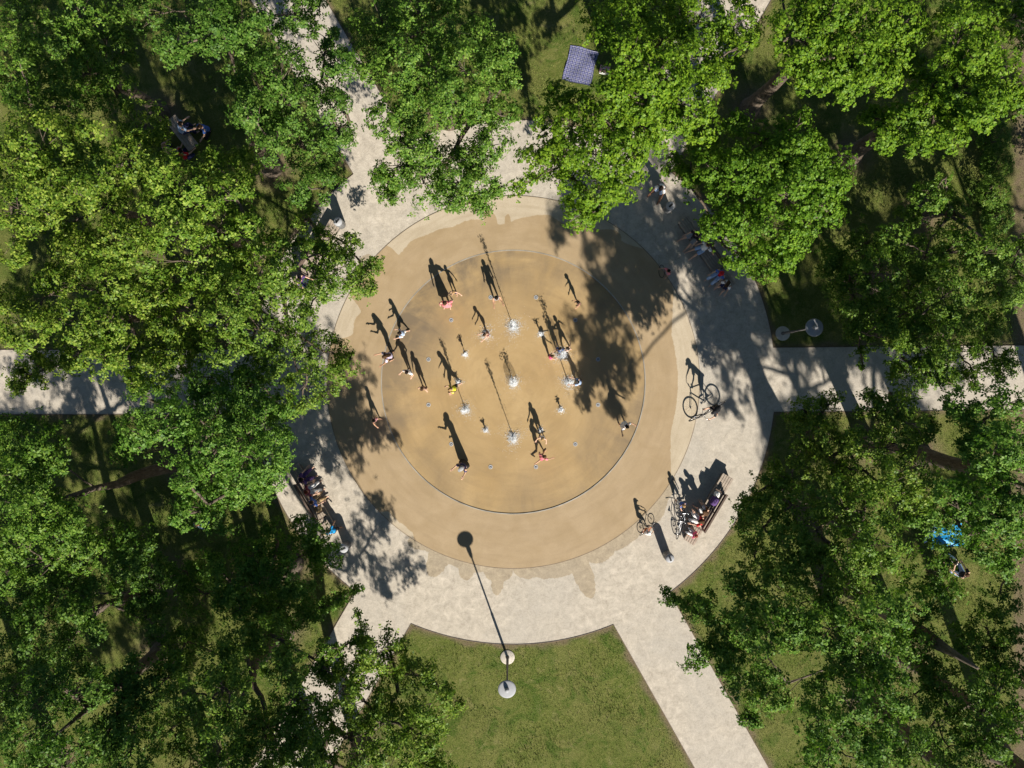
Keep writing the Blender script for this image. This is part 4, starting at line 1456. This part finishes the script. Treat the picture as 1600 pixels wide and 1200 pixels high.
    # hair: shell round the skull, open over the face
    if hair:
        hmx = cloth(hair, C[hair])
        m = MB()
        nu, nv = 18, 10
        vs, fs, ok = [], [], []
        for j in range(nv + 1):
            th = math.pi * j / nv
            for i in range(nu):
                a = 2 * math.pi * i / nu
                wv = 1.0 + 0.05 * math.sin(5 * a + j) + random.uniform(-.03, .03)
                u = Vector((math.sin(th) * math.cos(a), math.sin(th) * math.sin(a), math.cos(th)))
                vs.append(hc + off + HM @ Vector((u.x * hr * 0.88 * wv, u.y * hr * 1.05 * wv - hr * 0.05, u.z * hr * 1.12 * wv)))
                ok.append(not (u.y > 0.42 and u.z < 0.5) and u.z > (-0.62 if not long_hair else -0.9))
        for j in range(nv):
            for i in range(nu):
                q = (j * nu + i, j * nu + (i + 1) % nu, (j + 1) * nu + (i + 1) % nu, (j + 1) * nu + i)
                if all(ok[x] for x in q):
                    fs.append(q)
        m.add(vs, fs, True)
        if long_hair:
            bk = [hc + HM @ Vector((0, -hr * 0.75, hr * 0.1)), hc + HM @ Vector((0, -hr * 0.95, -hr * 0.8)), sp(0.24, -0.075), sp(0.16, -0.085)]
            m.rings([[b + off + Vector((w * math.cos(t), dpt * math.sin(t), 0)) for t in [2 * math.pi * k / 10 for k in range(10)]]
                     for b, w, dpt in zip(bk, (hr * 0.7, hr * 0.85, hr * 0.8, hr * 0.35), (hr * 0.35, hr * 0.3, hr * 0.22, hr * 0.1))], True, True, True)
        m.build("hair", hmx, root)
    if hat:
        kind, col = hat
        m = MB()
        cr = [(1.0, 0.15), (1.0, 0.55), (0.85, 0.95), (0.5, 1.2), (0.0, 1.27)]
        m.rings([[hc + off + HM @ Vector((hr * 0.98 * a * math.cos(t), hr * 1.12 * a * math.sin(t), hr * z)) for t in [2 * math.pi * k / 20 for k in range(20)]] for a, z in cr], True, True, True)
        if kind == 'cap':
            bx = [(-0.75, 0.7), (-0.6, 1.45), (-0.25, 1.75), (0.25, 1.75), (0.6, 1.45), (0.75, 0.7)]
            vs = [hc + off + HM @ Vector((hr * x, hr * y, hr * (0.26 + dz - 0.1 * (y - 0.7)))) for dz in (0, 0.06) for x, y in bx]
            m.add(vs, [(0, 1, 2, 3, 4, 5), (11, 10, 9, 8, 7, 6)] + [(i, (i + 1) % 6, 6 + (i + 1) % 6, 6 + i) for i in range(6)])
        else:
            br = [(1.0, 0.3), (1.9, 0.12), (1.95, 0.16), (1.0, 0.36)]
            m.rings([[hc + off + HM @ Vector((hr * 0.98 * a * math.cos(t), hr * 1.08 * a * math.sin(t), hr * z)) for t in [2 * math.pi * k / 20 for k in range(20)]] for a, z in br], False, False, True)
        m.build(kind if kind == 'cap' else "sun_hat", cloth(col, C[col]), root)
    # clothes
    g = 0.008 * H + 0.006

    def tube_cloth(m, a, b, ra, rb, n=12):
        m.tube([a, a.lerp(b, 0.5), b], [ra, (ra + rb) / 2, rb], n, True, False)
    if top:
        m = MB()
        lo = {'shirt': 0.0, 'crop': 0.14, 'swim': -0.05, 'dress': -0.02}[top_kind]
        hs = [(h, a, b) for h, a, b in TORSO if h >= lo - 0.001 and h < 0.32]
        m.rings([ell(h, a * sc_ + g / H, b * sc_ + g / H) for h, a, b in hs], False, False, True)
        if top_kind in ('shirt', 'dress'):
            for s_ in (-1, 1):
                shd, elb, _, _ = arms[s_]
                tube_cloth(m, shd + off + Vector((-s_ * 0.03 * H, 0, 0.004 * H)), shd.lerp(elb, 0.62) + off, 0.036 * H + g, 0.031 * H + g)
        m.build({'shirt': 'shirt', 'crop': 'top', 'swim': 'swimsuit', 'dress': 'dress_top'}[top_kind], cloth(top, C[top]), root)
    if bottom:
        bm_ = cloth(bottom, C[bottom])
        m = MB()
        if bottom_kind in ('shorts', 'trousers', 'trunks'):
            m.rings([ell(h, a * sc_ + g / H, b * sc_ + g / H) for h, a, b in ((-0.062, 0.07, 0.05), (-0.03, 0.088, 0.064), (0.03, 0.084, 0.063), (0.06, 0.078, 0.058))], False, False, True)
            for s_ in (-1, 1):
                hip, knee, ank, fd = legs[s_]
                e = {'shorts': 0.85, 'trunks': 0.4, 'trousers': 1.0}[bottom_kind]
                tube_cloth(m, hip + off, hip.lerp(knee, e) + off, 0.054 * H + g, 0.044 * H + g)
                if bottom_kind == 'trousers':
                    limb_shape(m, [knee + off], [0.036 * H + g])
                    tube_cloth(m, knee + off, knee.lerp(ank, 0.94) + off, 0.037 * H + g, 0.03 * H + g)
            m.build(bottom_kind, bm_, root)
        else:
            # skirt: cone round both legs down to the hem
            kfrac = {'skirt': 0.75, 'kneeskirt': 1.12, 'longskirt': 1.7}[bottom_kind]

            def legpt(s_, f):
                hip, knee, ank, fd = legs[s_]
                return hip.lerp(knee, f) if f <= 1 else knee.lerp(ank, f - 1)
            rings = [ell(0.05, 0.08, 0.062), ell(0.0, 0.096, 0.074)]
            for q_ in range(1, 6):
                f = kfrac * q_ / 5
                a_, b_ = legpt(-1, f), legpt(1, f)
                c_ = (a_ + b_) / 2 + off
                wx = (b_ - a_).length / 2
                fx = 0.055 * H + wx + 0.02 * H * f
                fy = (0.07 + 0.02 * f) * H + abs(b_.y - a_.y) * 0.35
                rings.append([c_ + Vector((fx * math.cos(t) * (1 + .05 * math.sin(6 * t + q_)), fy * math.sin(t), 0)) for t in [2 * math.pi * k / 14 for k in range(14)]])
            m.rings(rings, False, False, True)
            m.build("skirt", bm_, root)
    return root, off, arms


def finish_people():
    dg = bpy.context.evaluated_depsgraph_get()
    dg.update()
    for tmp, root, hm, mat in PENDING:
        me = bpy.data.meshes.new_from_object(tmp.evaluated_get(dg))
        b = bmesh.new()
        b.from_mesh(me)
        h = hm.mesh("h")
        b.from_mesh(h)
        for f in b.faces:
            f.smooth = True
            f.material_index = 0
        me.materials.clear()
        b.to_mesh(me)
        b.free()
        me.name = "body"
        link("body", me, mat, root)
        bpy.data.meshes.remove(h)
        old = tmp.data
        bpy.data.objects.remove(tmp)
        bpy.data.meshes.remove(old)


def G(px, py):
    p = gp(px, py)
    z = pad_z(p.x, p.y) if math.hypot(p.x - CX, p.y - CY) < R_PAD - 0.03 else (0.012 if math.hypot(p.x - CX, p.y - CY) < R_RING else 0.0)
    if math.hypot(p.x - CX, p.y - CY) > R_PLAZA:
        z = -0.005
    return Vector((p.x, p.y, z))


SIT = dict(lean=4, ll=(82, 8, 78), rl=(82, 8, 80), la=(25, 12, 55), ra=(25, 12, 55), flatfeet=1)
PADG = "people playing in the fountain"
# people on the splash pad
WP, CP = G(699, 477), G(711, 458)
HANDS = (WP + Vector((0.17, 0.02, 1.33))).lerp(CP + Vector((-0.09, 0, 0.74)), 0.62)
person(WP, 268, 1.68, "woman in a pink knee length dress holding a child's hand on the pad", dict(hl=HANDS, ra=(4, 10, 6), lean=2), hair='brownhair', top='pink', top_kind='dress', bottom='pink', bottom_kind='kneeskirt', group=PADG)
person(CP, 262, 1.02, "small child holding hands with the woman in pink, one arm out", dict(la=(15, 52, 15), hr=HANDS, lean=5, ll=(8, 8, 6), rl=(-4, 8, 4)), hair='fairhair', bottom='navy', bottom_kind='trunks', group=PADG)
person(G(776, 468), 285, 1.42, "dark haired child in a checked grey swimsuit watching the tallest jet", dict(la=(32, 10, 75), ra=(30, 8, 70)), hair='darkhair', skin='tan', top='grey', top_kind='swim', bottom='grey', bottom_kind='trunks', group=PADG)
person(G(762, 522), 215, 1.06, "bare backed child bending over the low splashing jet", dict(lean=22, la=(48, 10, 25), ra=(40, 14, 20), ll=(12, 10, 16), rl=(-2, 10, 6)), hair='brownhair', bottom='maroon', bottom_kind='trunks', group=PADG)
person(G(633, 522), 190, 1.28, "child in a pale blue shirt stepping with legs apart", dict(ll=(22, 6, 10), rl=(-18, 8, 12), la=(34, 8, 50), ra=(12, 16, 62), lean=8), hair='darkhair', top='lightblue', bottom='white', bottom_kind='shorts', group=PADG)
person(G(614, 556), 205, 1.58, "long haired woman in lavender leaning while holding something up", dict(lean=18, la=(44, 14, 80), ra=(36, 12, 70), ll=(8, 7, 6), rl=(-4, 7, 4)), hair='brownhair', long_hair=True, skin='tan', top='lavender', bottom='black', bottom_kind='shorts', group=PADG)
person(G(641, 581), 245, 1.27, "slim child in white standing with one arm bent at the hip", dict(la=(4, 44, 60, -10), ra=(14, 26, 65), ll=(6, 5, 2), rl=(-4, 5, 2)), hair='darkhair', top='white', bottom='white', bottom_kind='trunks', group=PADG)
person(G(664, 606), 250, 1.28, "bare shouldered child in red trunks standing still with arms down", dict(la=(6, 14, 10), ra=(6, 14, 10)), hair='brownhair', bottom='maroon', bottom_kind='trunks', group=PADG)
person(G(713, 606), 200, 1.38, "child in a yellow shirt striding towards a jet", dict(ll=(26, 5, 12), rl=(-24, 5, 14), la=(10, 8, 30), ra=(18, 10, 34), lean=14, head=18), hair='fairhair', top='yellow', bottom='black', bottom_kind='shorts', group=PADG)
person(G(726, 724), 230, 1.74, "woman in a long dark skirt and peaked cap filming with her phone", dict(la=(22, 14, 95), ra=(30, 10, 95), lean=3), hair='brownhair', hat=('cap', 'grey'), top='navy', bottom='black', bottom_kind='longskirt', group=PADG)
person(G(847, 682), 255, 1.18, "child in pale swimwear wading near the southern jets", dict(la=(10, 18, 45), ra=(16, 22, 55)), hair='fairhair', top='white', top_kind='swim', bottom='lightblue', bottom_kind='trunks', group=PADG)
person(G(843, 715), 35, 1.28, "girl in pink running with one leg kicked back", dict(ll=(34, 4, 22), rl=(-28, 4, 62), la=(-30, 18, 50), ra=(38, 24, 60), lean=14), hair='brownhair', skin='tan', top='pink', bottom='hotpink', bottom_kind='trunks', group=PADG)
person(G(972, 662), 310, 1.38, "child in white near the east rim with both elbows out", dict(la=(18, 30, 70), ra=(14, 34, 60), ll=(6, 6, 4), rl=(-8, 6, 4), lean=5), hair='darkhair', skin='tan', top='white', bottom='white', bottom_kind='skirt', group=PADG)
person(G(905, 598), 172, 1.2, "dark haired child in grey blue reaching both arms into a jet", dict(la=(78, 6, 12), ra=(74, 8, 14), lean=16, ll=(10, 8, 8), rl=(-8, 8, 6)), hair='darkhair', top='lightblue', bottom='navy', bottom_kind='shorts', group=PADG)
person(G(859, 559), 30, 1.04, "little child in bright pink reaching towards the broken jet", dict(la=(62, 12, 10), ra=(20, 16, 30), lean=8), hair='brownhair', top='hotpink', top_kind='swim', bottom='hotpink', bottom_kind='trunks', group=PADG)
person(G(873, 549), 80, 1.0, "child in blue splashing beside a dark haired friend", dict(la=(30, 16, 40), ra=(40, 60, 15), lean=10), hair='brownhair', top='blue', bottom='white', bottom_kind='trunks', group=PADG)
person(G(886, 547), 140, 1.16, "dark haired child with stretched arm next to the child in blue", dict(la=(30, 62, 10), ra=(20, 40, 15), ll=(12, 12, 4), rl=(-10, 12, 4)), hair='darkhair', skin='fair', bottom='white', bottom_kind='trunks', group=PADG)
person(G(903, 475), 200, 1.05, "toddler in leaf shade near the northeast of the pad", dict(la=(20, 16, 30), ra=(18, 14, 40), lean=6), hair='darkhair', skin='tan', bottom='rose', bottom_kind='trunks', group=PADG)
# people on the ring and gravel
person(G(588, 655), 340, 1.15, "child with dark hair walking in leaf shade on the tan ring", dict(ll=(18, 4, 8), rl=(-14, 4, 14), la=(-14, 8, 10), ra=(30, 26, 20)), hair='darkhair', skin='tan', top='rose', top_kind='swim', bottom='rose', bottom_kind='trunks')
person(G(1041, 426), 215, 1.12, "child in pink holding a hoop of rope in leaf shade", dict(la=(24, 12, 40), ra=(44, 36, 20), lean=8, ll=(10, 6, 8), rl=(-8, 6, 6)), hair='darkhair', skin='tan', top='pink', bottom='rose', bottom_kind='shorts')
# seated on the southeast bench
a_se = math.degrees(BSE[2]) - 90
person(on_bench(BSE, 1.3, 0.02), a_se, 1.12, "small child in pink with dark red hair on the sunny bench", dict(SIT, lean=-2), hair='redhair', top='hotpink', bottom='white', bottom_kind='trousers', seat=0.462)
person(on_bench(BSE, 0.62, 0.05), a_se + 10, 1.66, "woman in a bright red top with long brown hair on the sunny bench", dict(SIT, lean=14, head=20), hair='brownhair', long_hair=True, top='red', bottom='white', bottom_kind='trousers', seat=0.462)
person(on_bench(BSE, 0.18, 0.05), a_se - 15, 1.62, "long haired woman in brown leaning to the woman in red", dict(SIT, lean=18, head=24, side=-8), hair='brownhair', long_hair=True, top='brown', bottom='white', bottom_kind='shorts', seat=0.462)
# northeast bench
a_ne = math.degrees(BNE[2]) - 90
person(on_bench(BNE, -0.93, 0.03), a_ne, 1.74, "man in black sitting with legs stretched on the maple bench", dict(SIT, ll=(74, 14, 48), rl=(78, 16, 60)), hair='darkhair', top='black', bottom='grey', bottom_kind='shorts', seat=0.462)
person(on_bench(BNE, -0.28, 0.06), a_ne - 8, 1.62, "bare legged person in a white shirt propped on one arm", dict(SIT, lean=-12, la=(-30, 40, 10), ra=(20, 10, 30), ll=(76, 6, 50), rl=(72, 10, 40)), hair='brownhair', top='white', bottom='lightblue', bottom_kind='shorts', seat=0.462)
person(on_bench(BNE, 1.1, 0.05), a_ne + 5, 1.64, "person in a red cap and blue top on the shaded bench", dict(SIT, lean=12, ll=(80, 6, 55), rl=(84, 8, 60)), hair='darkhair', hat=('cap', 'red'), top='blue', bottom='lightblue', bottom_kind='trousers', seat=0.462)
person(on_bench(BNE, 1.62, 0.06), a_ne + 14, 1.6, "brown haired woman in white and navy at the end of the shaded bench", dict(SIT, lean=20, head=25), hair='brownhair', long_hair=True, top='white', bottom='navy', bottom_kind='shorts', seat=0.462)
# southwest bench
a_sw = math.degrees(BSW[2]) - 90
person(on_bench(BSW, 1.0, 0.05), a_sw, 1.7, "person in navy and purple stretching an arm from the shaded bench", dict(SIT, lean=14, la=(60, 20, 20), ll=(78, 14, 60)), hair='darkhair', top='purple', bottom='purple', bottom_kind='trousers', seat=0.462)
person(on_bench(BSW, 0.42, 0.04), a_sw - 6, 1.64, "red brown haired person in maroon with white trousers", dict(SIT, lean=6, ll=(80, 8, 62), rl=(80, 12, 66)), hair='redhair', top='maroon', bottom='white', bottom_kind='trousers', seat=0.462)
person(on_bench(BSW, -0.12, 0.05), a_sw + 6, 1.6, "person in a blue top and khaki trousers beside the armrest", dict(SIT, lean=2), hair='brownhair', top='blue', bottom='khaki', bottom_kind='trousers', seat=0.462)
person(G(528, 826), 160, 1.25, "child in a bright cyan shirt leaning by the bench end", dict(la=(52, 30, 15), ra=(-8, 46, 10), ll=(24, 8, 16), rl=(-20, 10, 10), lean=24), hair='darkhair', skin='tan', top='cyan', bottom='black', bottom_kind='shorts')
# northwest bench, almost hidden
a_nw = math.degrees(BNW[2]) - 90
person(on_bench(BNW, -1.3 if BNW[2] > 0 else 1.3, 0.04), a_nw, 1.65, "person in deep blue glimpsed through leaves on the hidden bench", dict(SIT, lean=10), hair='darkhair', top='purple', bottom='navy', bottom_kind='trousers', seat=0.462)

# cyclists
rear, front = G(1119, 633), G(1084, 652)
rear.z = front.z = 0.0
bk, brz, bs, bwr, bseat, bhb, bbb = bicycle(rear, front, "large dark bicycle ridden across the sunny gravel", DARKP, 0.355, 1.0, 0.62)


def rider(bk, brz, bseat, bhb, bbb, bs_, bar, H, label, **kw):
    M = Matrix.Rotation(brz, 3, 'Z')
    W_ = lambda v: bk.location + M @ Vector(v)
    p = W_((0, bseat.y + kw.pop('dy', -0.02), 0))
    pose = dict(kw.pop('pose'))
    pose['hl'] = W_(bhb + Vector((-bar * 0.44, -0.055 * bs_, 0.025)))
    pose['hr'] = W_(bhb + Vector((bar * 0.44, -0.055 * bs_, 0.025)))
    pose['feet'] = (W_(bbb + Vector((-0.12, -0.13 * bs_, 0.09 * bs_ + 0.02))), W_(bbb + Vector((0.12, 0.13 * bs_, -0.09 * bs_ + 0.02))))
    return person(p, math.degrees(brz) + 90, H, label, seat=bseat.z + 0.13 * bs_ + kw.pop('dz', 0.0), pose=pose, **kw)


rider(bk, brz, bseat, bhb, bbb, bs, 0.62, 1.5, "cyclist in black with bare legs leaning over the handlebar", dz=-0.03,
      pose=dict(lean=36, head=-10, la=(58, 14, 18, 8), ra=(58, 14, 18, 8), ll=(62, 5, 66), rl=(28, 5, 34)), hair='darkhair', hat=('cap', 'black'), top='black', bottom='black', bottom_kind='shorts')
rear, front = G(1003, 832), G(1020, 818)
rear.z = front.z = 0.0
bk2, brz2, bs2, _, bseat2, bhb2, bbb2 = bicycle(rear, front, "tiny balance bicycle with dark wheels ridden by a toddler", ORANGEP, 0.172, 0.6, 0.36)
rider(bk2, brz2, bseat2, bhb2, bbb2, bs2, 0.36, 1.0, "toddler in white and orange riding the tiny bicycle", dz=-0.06,
      pose=dict(lean=12, la=(40, 12, 22), ra=(40, 12, 22), ll=(40, 10, 40), rl=(20, 10, 24)), hair='redhair', hat=('cap', 'white'), top='white', bottom='orange', bottom_kind='shorts')
r3, f3 = G(1057, 833), G(1062, 806)
bicycle(r3, f3, "white child's bicycle parked against the sunny bench shadow", WHITEP, 0.25, 0.8, 0.46)
r4, f4 = G(1066, 817), G(1067, 795)
bicycle(r4, f4, "silver child's bicycle parked beside the white one", SILVERP, 0.2, 0.7, 0.4)
person(G(1060, 783), 300, 1.1, "child in blue and white standing over the parked bicycles", dict(ll=(20, 6, 6), rl=(-16, 8, 12), la=(10, 10, 12), ra=(30, 8, 24), lean=8), hair='fairhair', top='blue', bottom='white', bottom_kind='shorts')

# person seated near the bin by the northeast path, on a low stool
st = G(1031, 296)
so_ = thing("stool", "low wooden stool beneath the person by the shaded bin", "stool", st, 0.6)
MB().box((0, 0, 0.42), (0.42, 0.36, 0.045), None, 0.01).build("seat", WOOD, so_)
for sx in (-1, 1):
    for sy in (-1, 1):
        MB().tube([(sx * 0.17, sy * 0.14, 0.41), (sx * 0.19, sy * 0.16, 0.0)], [0.02, 0.017], 8).build("leg", WOOD, so_)
person(st, 236, 1.72, "person in white with brown arms sitting beside the shaded bin", dict(SIT, lean=22, head=25, la=(50, 10, 40), ra=(50, 10, 40), ll=(78, 16, 60), rl=(80, 16, 70)), hair='darkhair', skin='brown', top='white', bottom='lightblue', bottom_kind='shorts', seat=0.442)

# ------------------------------------------------------------ picnic groups
deck = thing("plank_bench", "pale plank seat in deep shade at the picnic spot", "bench", gp(290, 212), R(-52), None)
for i in range(4):
    MB().box((0, -0.21 + 0.14 * i, 0.41), (1.7, 0.128, 0.045), None, 0.006).build("plank", WOOD, deck)
for sx in (-0.65, 0.65):
    MB().box((sx, 0, 0.19), (0.09, 0.44, 0.39), None, 0.006).build("leg", WOOD, deck)
dp = gp(291, 210)
person(dp, 30, 1.75, "man in a light blue shirt on the pale plank seat", dict(SIT, lean=20), hair='darkhair', top='lightblue', bottom='navy', bottom_kind='trousers', seat=0.433)
GSIT = dict(lean=12, ll=(70, 22, 80), rl=(66, 24, 84), la=(40, 14, 40), ra=(40, 14, 40))
person(gp(326, 203, -0.01), 220, 1.68, "person in bright blue sitting on shaded grass facing the planks", GSIT, hair='brownhair', top='blue', bottom='black', bottom_kind='trousers', seat=0.02)
person(gp(290, 247, -0.01), 60, 1.64, "person in red half hidden under leaves at the picnic spot", GSIT, hair='darkhair', top='red', bottom='navy', bottom_kind='trousers', seat=0.02)
person(gp(263, 238, -0.01), 40, 1.6, "person in pale rose sitting behind the pale planks", GSIT, hair='fairhair', top='rose', bottom='navy', bottom_kind='trousers', seat=0.02)
person(gp(322, 822, -0.01), 120, 1.68, "person in mottled blue and white sitting on grass behind the southwest bench", dict(GSIT, lean=24), hair='fairhair', top='lightblue', bottom='blue', bottom_kind='trousers', seat=0.02)


def m_plaid():
    m, nt, p, out = new_mat("navy_plaid_weave")
    tc = node(nt, "ShaderNodeTexCoord")
    sp_ = node(nt, "ShaderNodeSeparateXYZ")
    nt.links.new(tc.outputs["Object"], sp_.inputs[0])

    def band(sock, freq, width, ph=0.0):
        f = mathn(nt, 'FRACT', mathn(nt, 'ADD', mathn(nt, 'MULTIPLY', sock, freq), ph))
        return mathn(nt, 'LESS_THAN', f, width)
    x, y = sp_.outputs[0], sp_.outputs[1]
    w1 = mathn(nt, 'ADD', band(x, 6.2, 0.45), band(y, 6.2, 0.45))
    w2 = mathn(nt, 'ADD', band(x, 6.2, 0.10, 0.28), band(y, 6.2, 0.10, 0.28))
    c = ramp(nt, mathn(nt, 'MULTIPLY', w1, 0.5), [(0.2, (0.015, 0.018, 0.08)), (0.5, (0.06, 0.065, 0.18)), (0.9, (0.2, 0.205, 0.33))])
    c = mixc(nt, mathn(nt, 'MULTIPLY', w2, 0.7, True), c, (0.48, 0.48, 0.55))
    nt.links.new(c, p.inputs["Base Color"])
    p.inputs["Roughness"].default_value = 0.9
    return m


def blanket(c, sx, sy, rz, mat, label, seed, name="picnic_blanket", lift=0.035):
    r = np.random.default_rng(seed)
    n = 26
    u, v = np.meshgrid(np.linspace(-.5, .5, n), np.linspace(-.5, .5, n), indexing='ij')
    ph = r.uniform(0, 6.28, 6)
    z = lift + 0.018 * np.sin(u * 9 + ph[0] + 2 * np.sin(v * 4 + ph[1])) + 0.014 * np.sin(v * 13 + ph[2] + u * 5) + 0.01 * np.sin((u + v) * 21 + ph[3])
    X = u * sx * (1 + 0.03 * np.sin(v * 7 + ph[4]))
    Y = v * sy * (1 + 0.03 * np.sin(u * 6 + ph[5]))
    top = np.stack([X, Y, z], -1).reshape(-1, 3)
    bot = top - np.array([0, 0, 0.012])
    i, j = np.meshgrid(np.arange(n - 1), np.arange(n - 1), indexing='ij')
    f = np.stack([i * n + j, (i + 1) * n + j, (i + 1) * n + j + 1, i * n + j + 1], -1).reshape(-1, 4)
    ed = [k * n for k in range(n)] + [(n - 1) * n + k for k in range(1, n)] + [k * n + n - 1 for k in range(n - 2, -1, -1)] + list(range(n - 2, 0, -1))
    ed = np.array(ed)
    e2 = np.roll(ed, -1)
    side = np.stack([ed, e2, e2 + n * n, ed + n * n], -1)
    me = np_mesh(name, np.concatenate([top, bot]), np.concatenate([f, f[:, ::-1] + n * n, side]), 4, True)
    o = link(name, me, mat)
    o.location = c
    o.rotation_euler = (0, 0, rz)
    return tag(o, label, "blanket")


blanket(gp(907, 103), 1.32, 1.62, R(-14), m_plaid(), "navy and white plaid picnic blanket on the lawn under the maple", 4)
cb = thing("cool_box", "white and red cool box on grass next to the plaid blanket", "cool box", gp(944, 112, -0.01), R(-12))
MB().box((0, 0, 0.14), (0.44, 0.28, 0.28), None, 0.02).build("body", cloth('white', C['white']), cb)
MB().box((0, 0, 0.305), (0.46, 0.3, 0.06), None, 0.015).build("lid", cloth('rose', C['rose']), cb)
MB().tube([(-0.2, 0, 0.33), (-0.2, 0, 0.37), (0.2, 0, 0.37), (0.2, 0, 0.33)], 0.012, 6).build("handle", cloth('white', C['white']), cb)
CYB = paint("bright_blue_tarpaulin", (0.015, 0.30, 0.62), 0.5, 0, 0.1, 5)
blanket(gp(1478, 838), 1.5, 1.0, R(8), CYB, "bright blue ground sheet glimpsed through the southeast oak leaves", 9, "ground_sheet", 0.05)
# folded pale blue parasol lying beside the sheet
pa = thing("parasol", "folded pale blue parasol lying beside the bright blue sheet", "parasol", gp(1453, 832, 0.06), R(58))
MB().tube([(-0.55, 0, 0.04), (-0.4, 0, 0.05), (0.1, 0, 0.07), (0.5, 0, 0.04)], [0.03, 0.09, 0.12, 0.02], 10).build("canopy", cloth('lightblue', C['lightblue']), pa)
MB().tube([(0.45, 0, 0.04), (0.95, 0, 0.03)], 0.014, 6).build("pole", CHROME, pa)
person(gp(1480, 868, -0.01), 250, 1.7, "person in white sitting beside the bright blue sheet", GSIT, hair='darkhair', top='white', bottom='navy', bottom_kind='trousers', seat=0.02)
person(gp(1500, 896, -0.01), 130, 1.66, "person in black and pale blue on the grass beyond the blue sheet", GSIT, hair='brownhair', top='black', bottom='lightblue', bottom_kind='trousers', seat=0.02)


# bags
def bag(c, rz, sz, mat, label, z0=0.0):
    o = thing("bag", label, "bag", (c[0], c[1], z0), rz)
    m = MB()
    prof = [(0.92, 0.0), (1.0, 0.12), (1.0, 0.6), (0.86, 0.88), (0.5, 1.0)]
    m.rings([[Vector((sz[0] / 2 * a * math.copysign(abs(math.cos(t)) ** 0.6, math.cos(t)), sz[1] / 2 * a * math.copysign(abs(math.sin(t)) ** 0.6, math.sin(t)), sz[2] * z)) for t in [2 * math.pi * k / 16 for k in range(16)]] for a, z in prof], True, True, True)
    m.build("body", mat, o)
    MB().tube([(-sz[0] * 0.2, 0, sz[2] * 0.95), (-sz[0] * 0.12, 0, sz[2] * 1.2), (sz[0] * 0.12, 0, sz[2] * 1.2), (sz[0] * 0.2, 0, sz[2] * 0.95)], 0.012, 6).build("strap", cloth('black', C['black']), o)
    MB().box((0, -sz[1] * 0.5, sz[2] * 0.38), (sz[0] * 0.6, 0.05, sz[2] * 0.4), None, 0.015).build("pocket", mat, o)
    return o


p = on_bench(BSE, -0.45, 0.02)
bag(p, BSE[2], (0.42, 0.3, 0.4), cloth('purple', C['purple']), "purple rucksack standing on the sunny bench beside the woman in brown", 0.465)
p = on_bench(BSE, -0.78, 0.05)
bag(p, BSE[2] + 0.3, (0.3, 0.22, 0.26), cloth('white', C['white']), "white bag on the sunny bench next to the purple rucksack", 0.465)
p = on_bench(BNE, 0.62, -0.08)
p = on_bench(BSW, -0.5, 0.02)
bag(p, BSW[2], (0.3, 0.26, 0.24), cloth('khaki', C['khaki']), "tan bag on the shaded bench beside the khaki trousers", 0.465)

# rope the child in pink holds: a loose loop on the gravel and up to the hand
pr, poff, parms = None, None, None
q = gp(1037, 428)
tag(MB().tube([gp(1034 + 4.5 * math.cos(t), 424 + 10 * math.sin(t), 0.012 + 0.25 * (0.5 + 0.5 * math.cos(t))) for t in np.linspace(0.0, 6.1, 22)], 0.012, 5).build("skipping_rope", cloth('black', C['black'])), "black skipping rope looped in front of the child in pink", "rope")

# hedge bushes on the east edge
for i, (px, py, zz) in enumerate(((1538, 222, 1.3), (1545, 262, 1.1), (1538, 306, 1.3), (1548, 345, 1.0))):
    b0 = gp(px, py)
    o = thing("hedge_bush", ("dark bush at the north end of the hedge row", "second bush of the hedge row, greyish green", "third bush of the hedge row beside deep shade", "low bush at the south end of the hedge row")[i], "bush", b0, 0, "bushes of the east hedge")
    q_ = np.random.default_rng(70 + i)
    n_ = 520
    u = q_.normal(0, 1, (n_, 3))
    u /= np.linalg.norm(u, axis=1, keepdims=True)
    rr_ = q_.uniform(0.55, 1.0, (n_, 1)) ** 0.5
    cc = u * rr_ * np.array([0.75, 0.75, zz * 0.5]) + np.array([0, 0, zz * 0.55])
    qd = rosettes(cc, u * 0.6 + np.array([0, 0, 0.8]), 0.09 * q_.uniform(0.8, 1.2, n_), 5, 0.5, 0.5, (-0.2, 0.6), 40 + i)
    link("foliage", np_mesh("foliage", qd, np.arange(len(qd) * 4), 4), OAK, o, "stuff")
    m = MB()
    for k in range(6):
        a = k * 1.05
        m.tube([(0.05 * math.cos(a), 0.05 * math.sin(a), -0.03), (0.3 * math.cos(a), 0.3 * math.sin(a), zz * 0.8)], [0.022, 0.008], 5)
    m.build("stems", BARK, o)

finish_people()
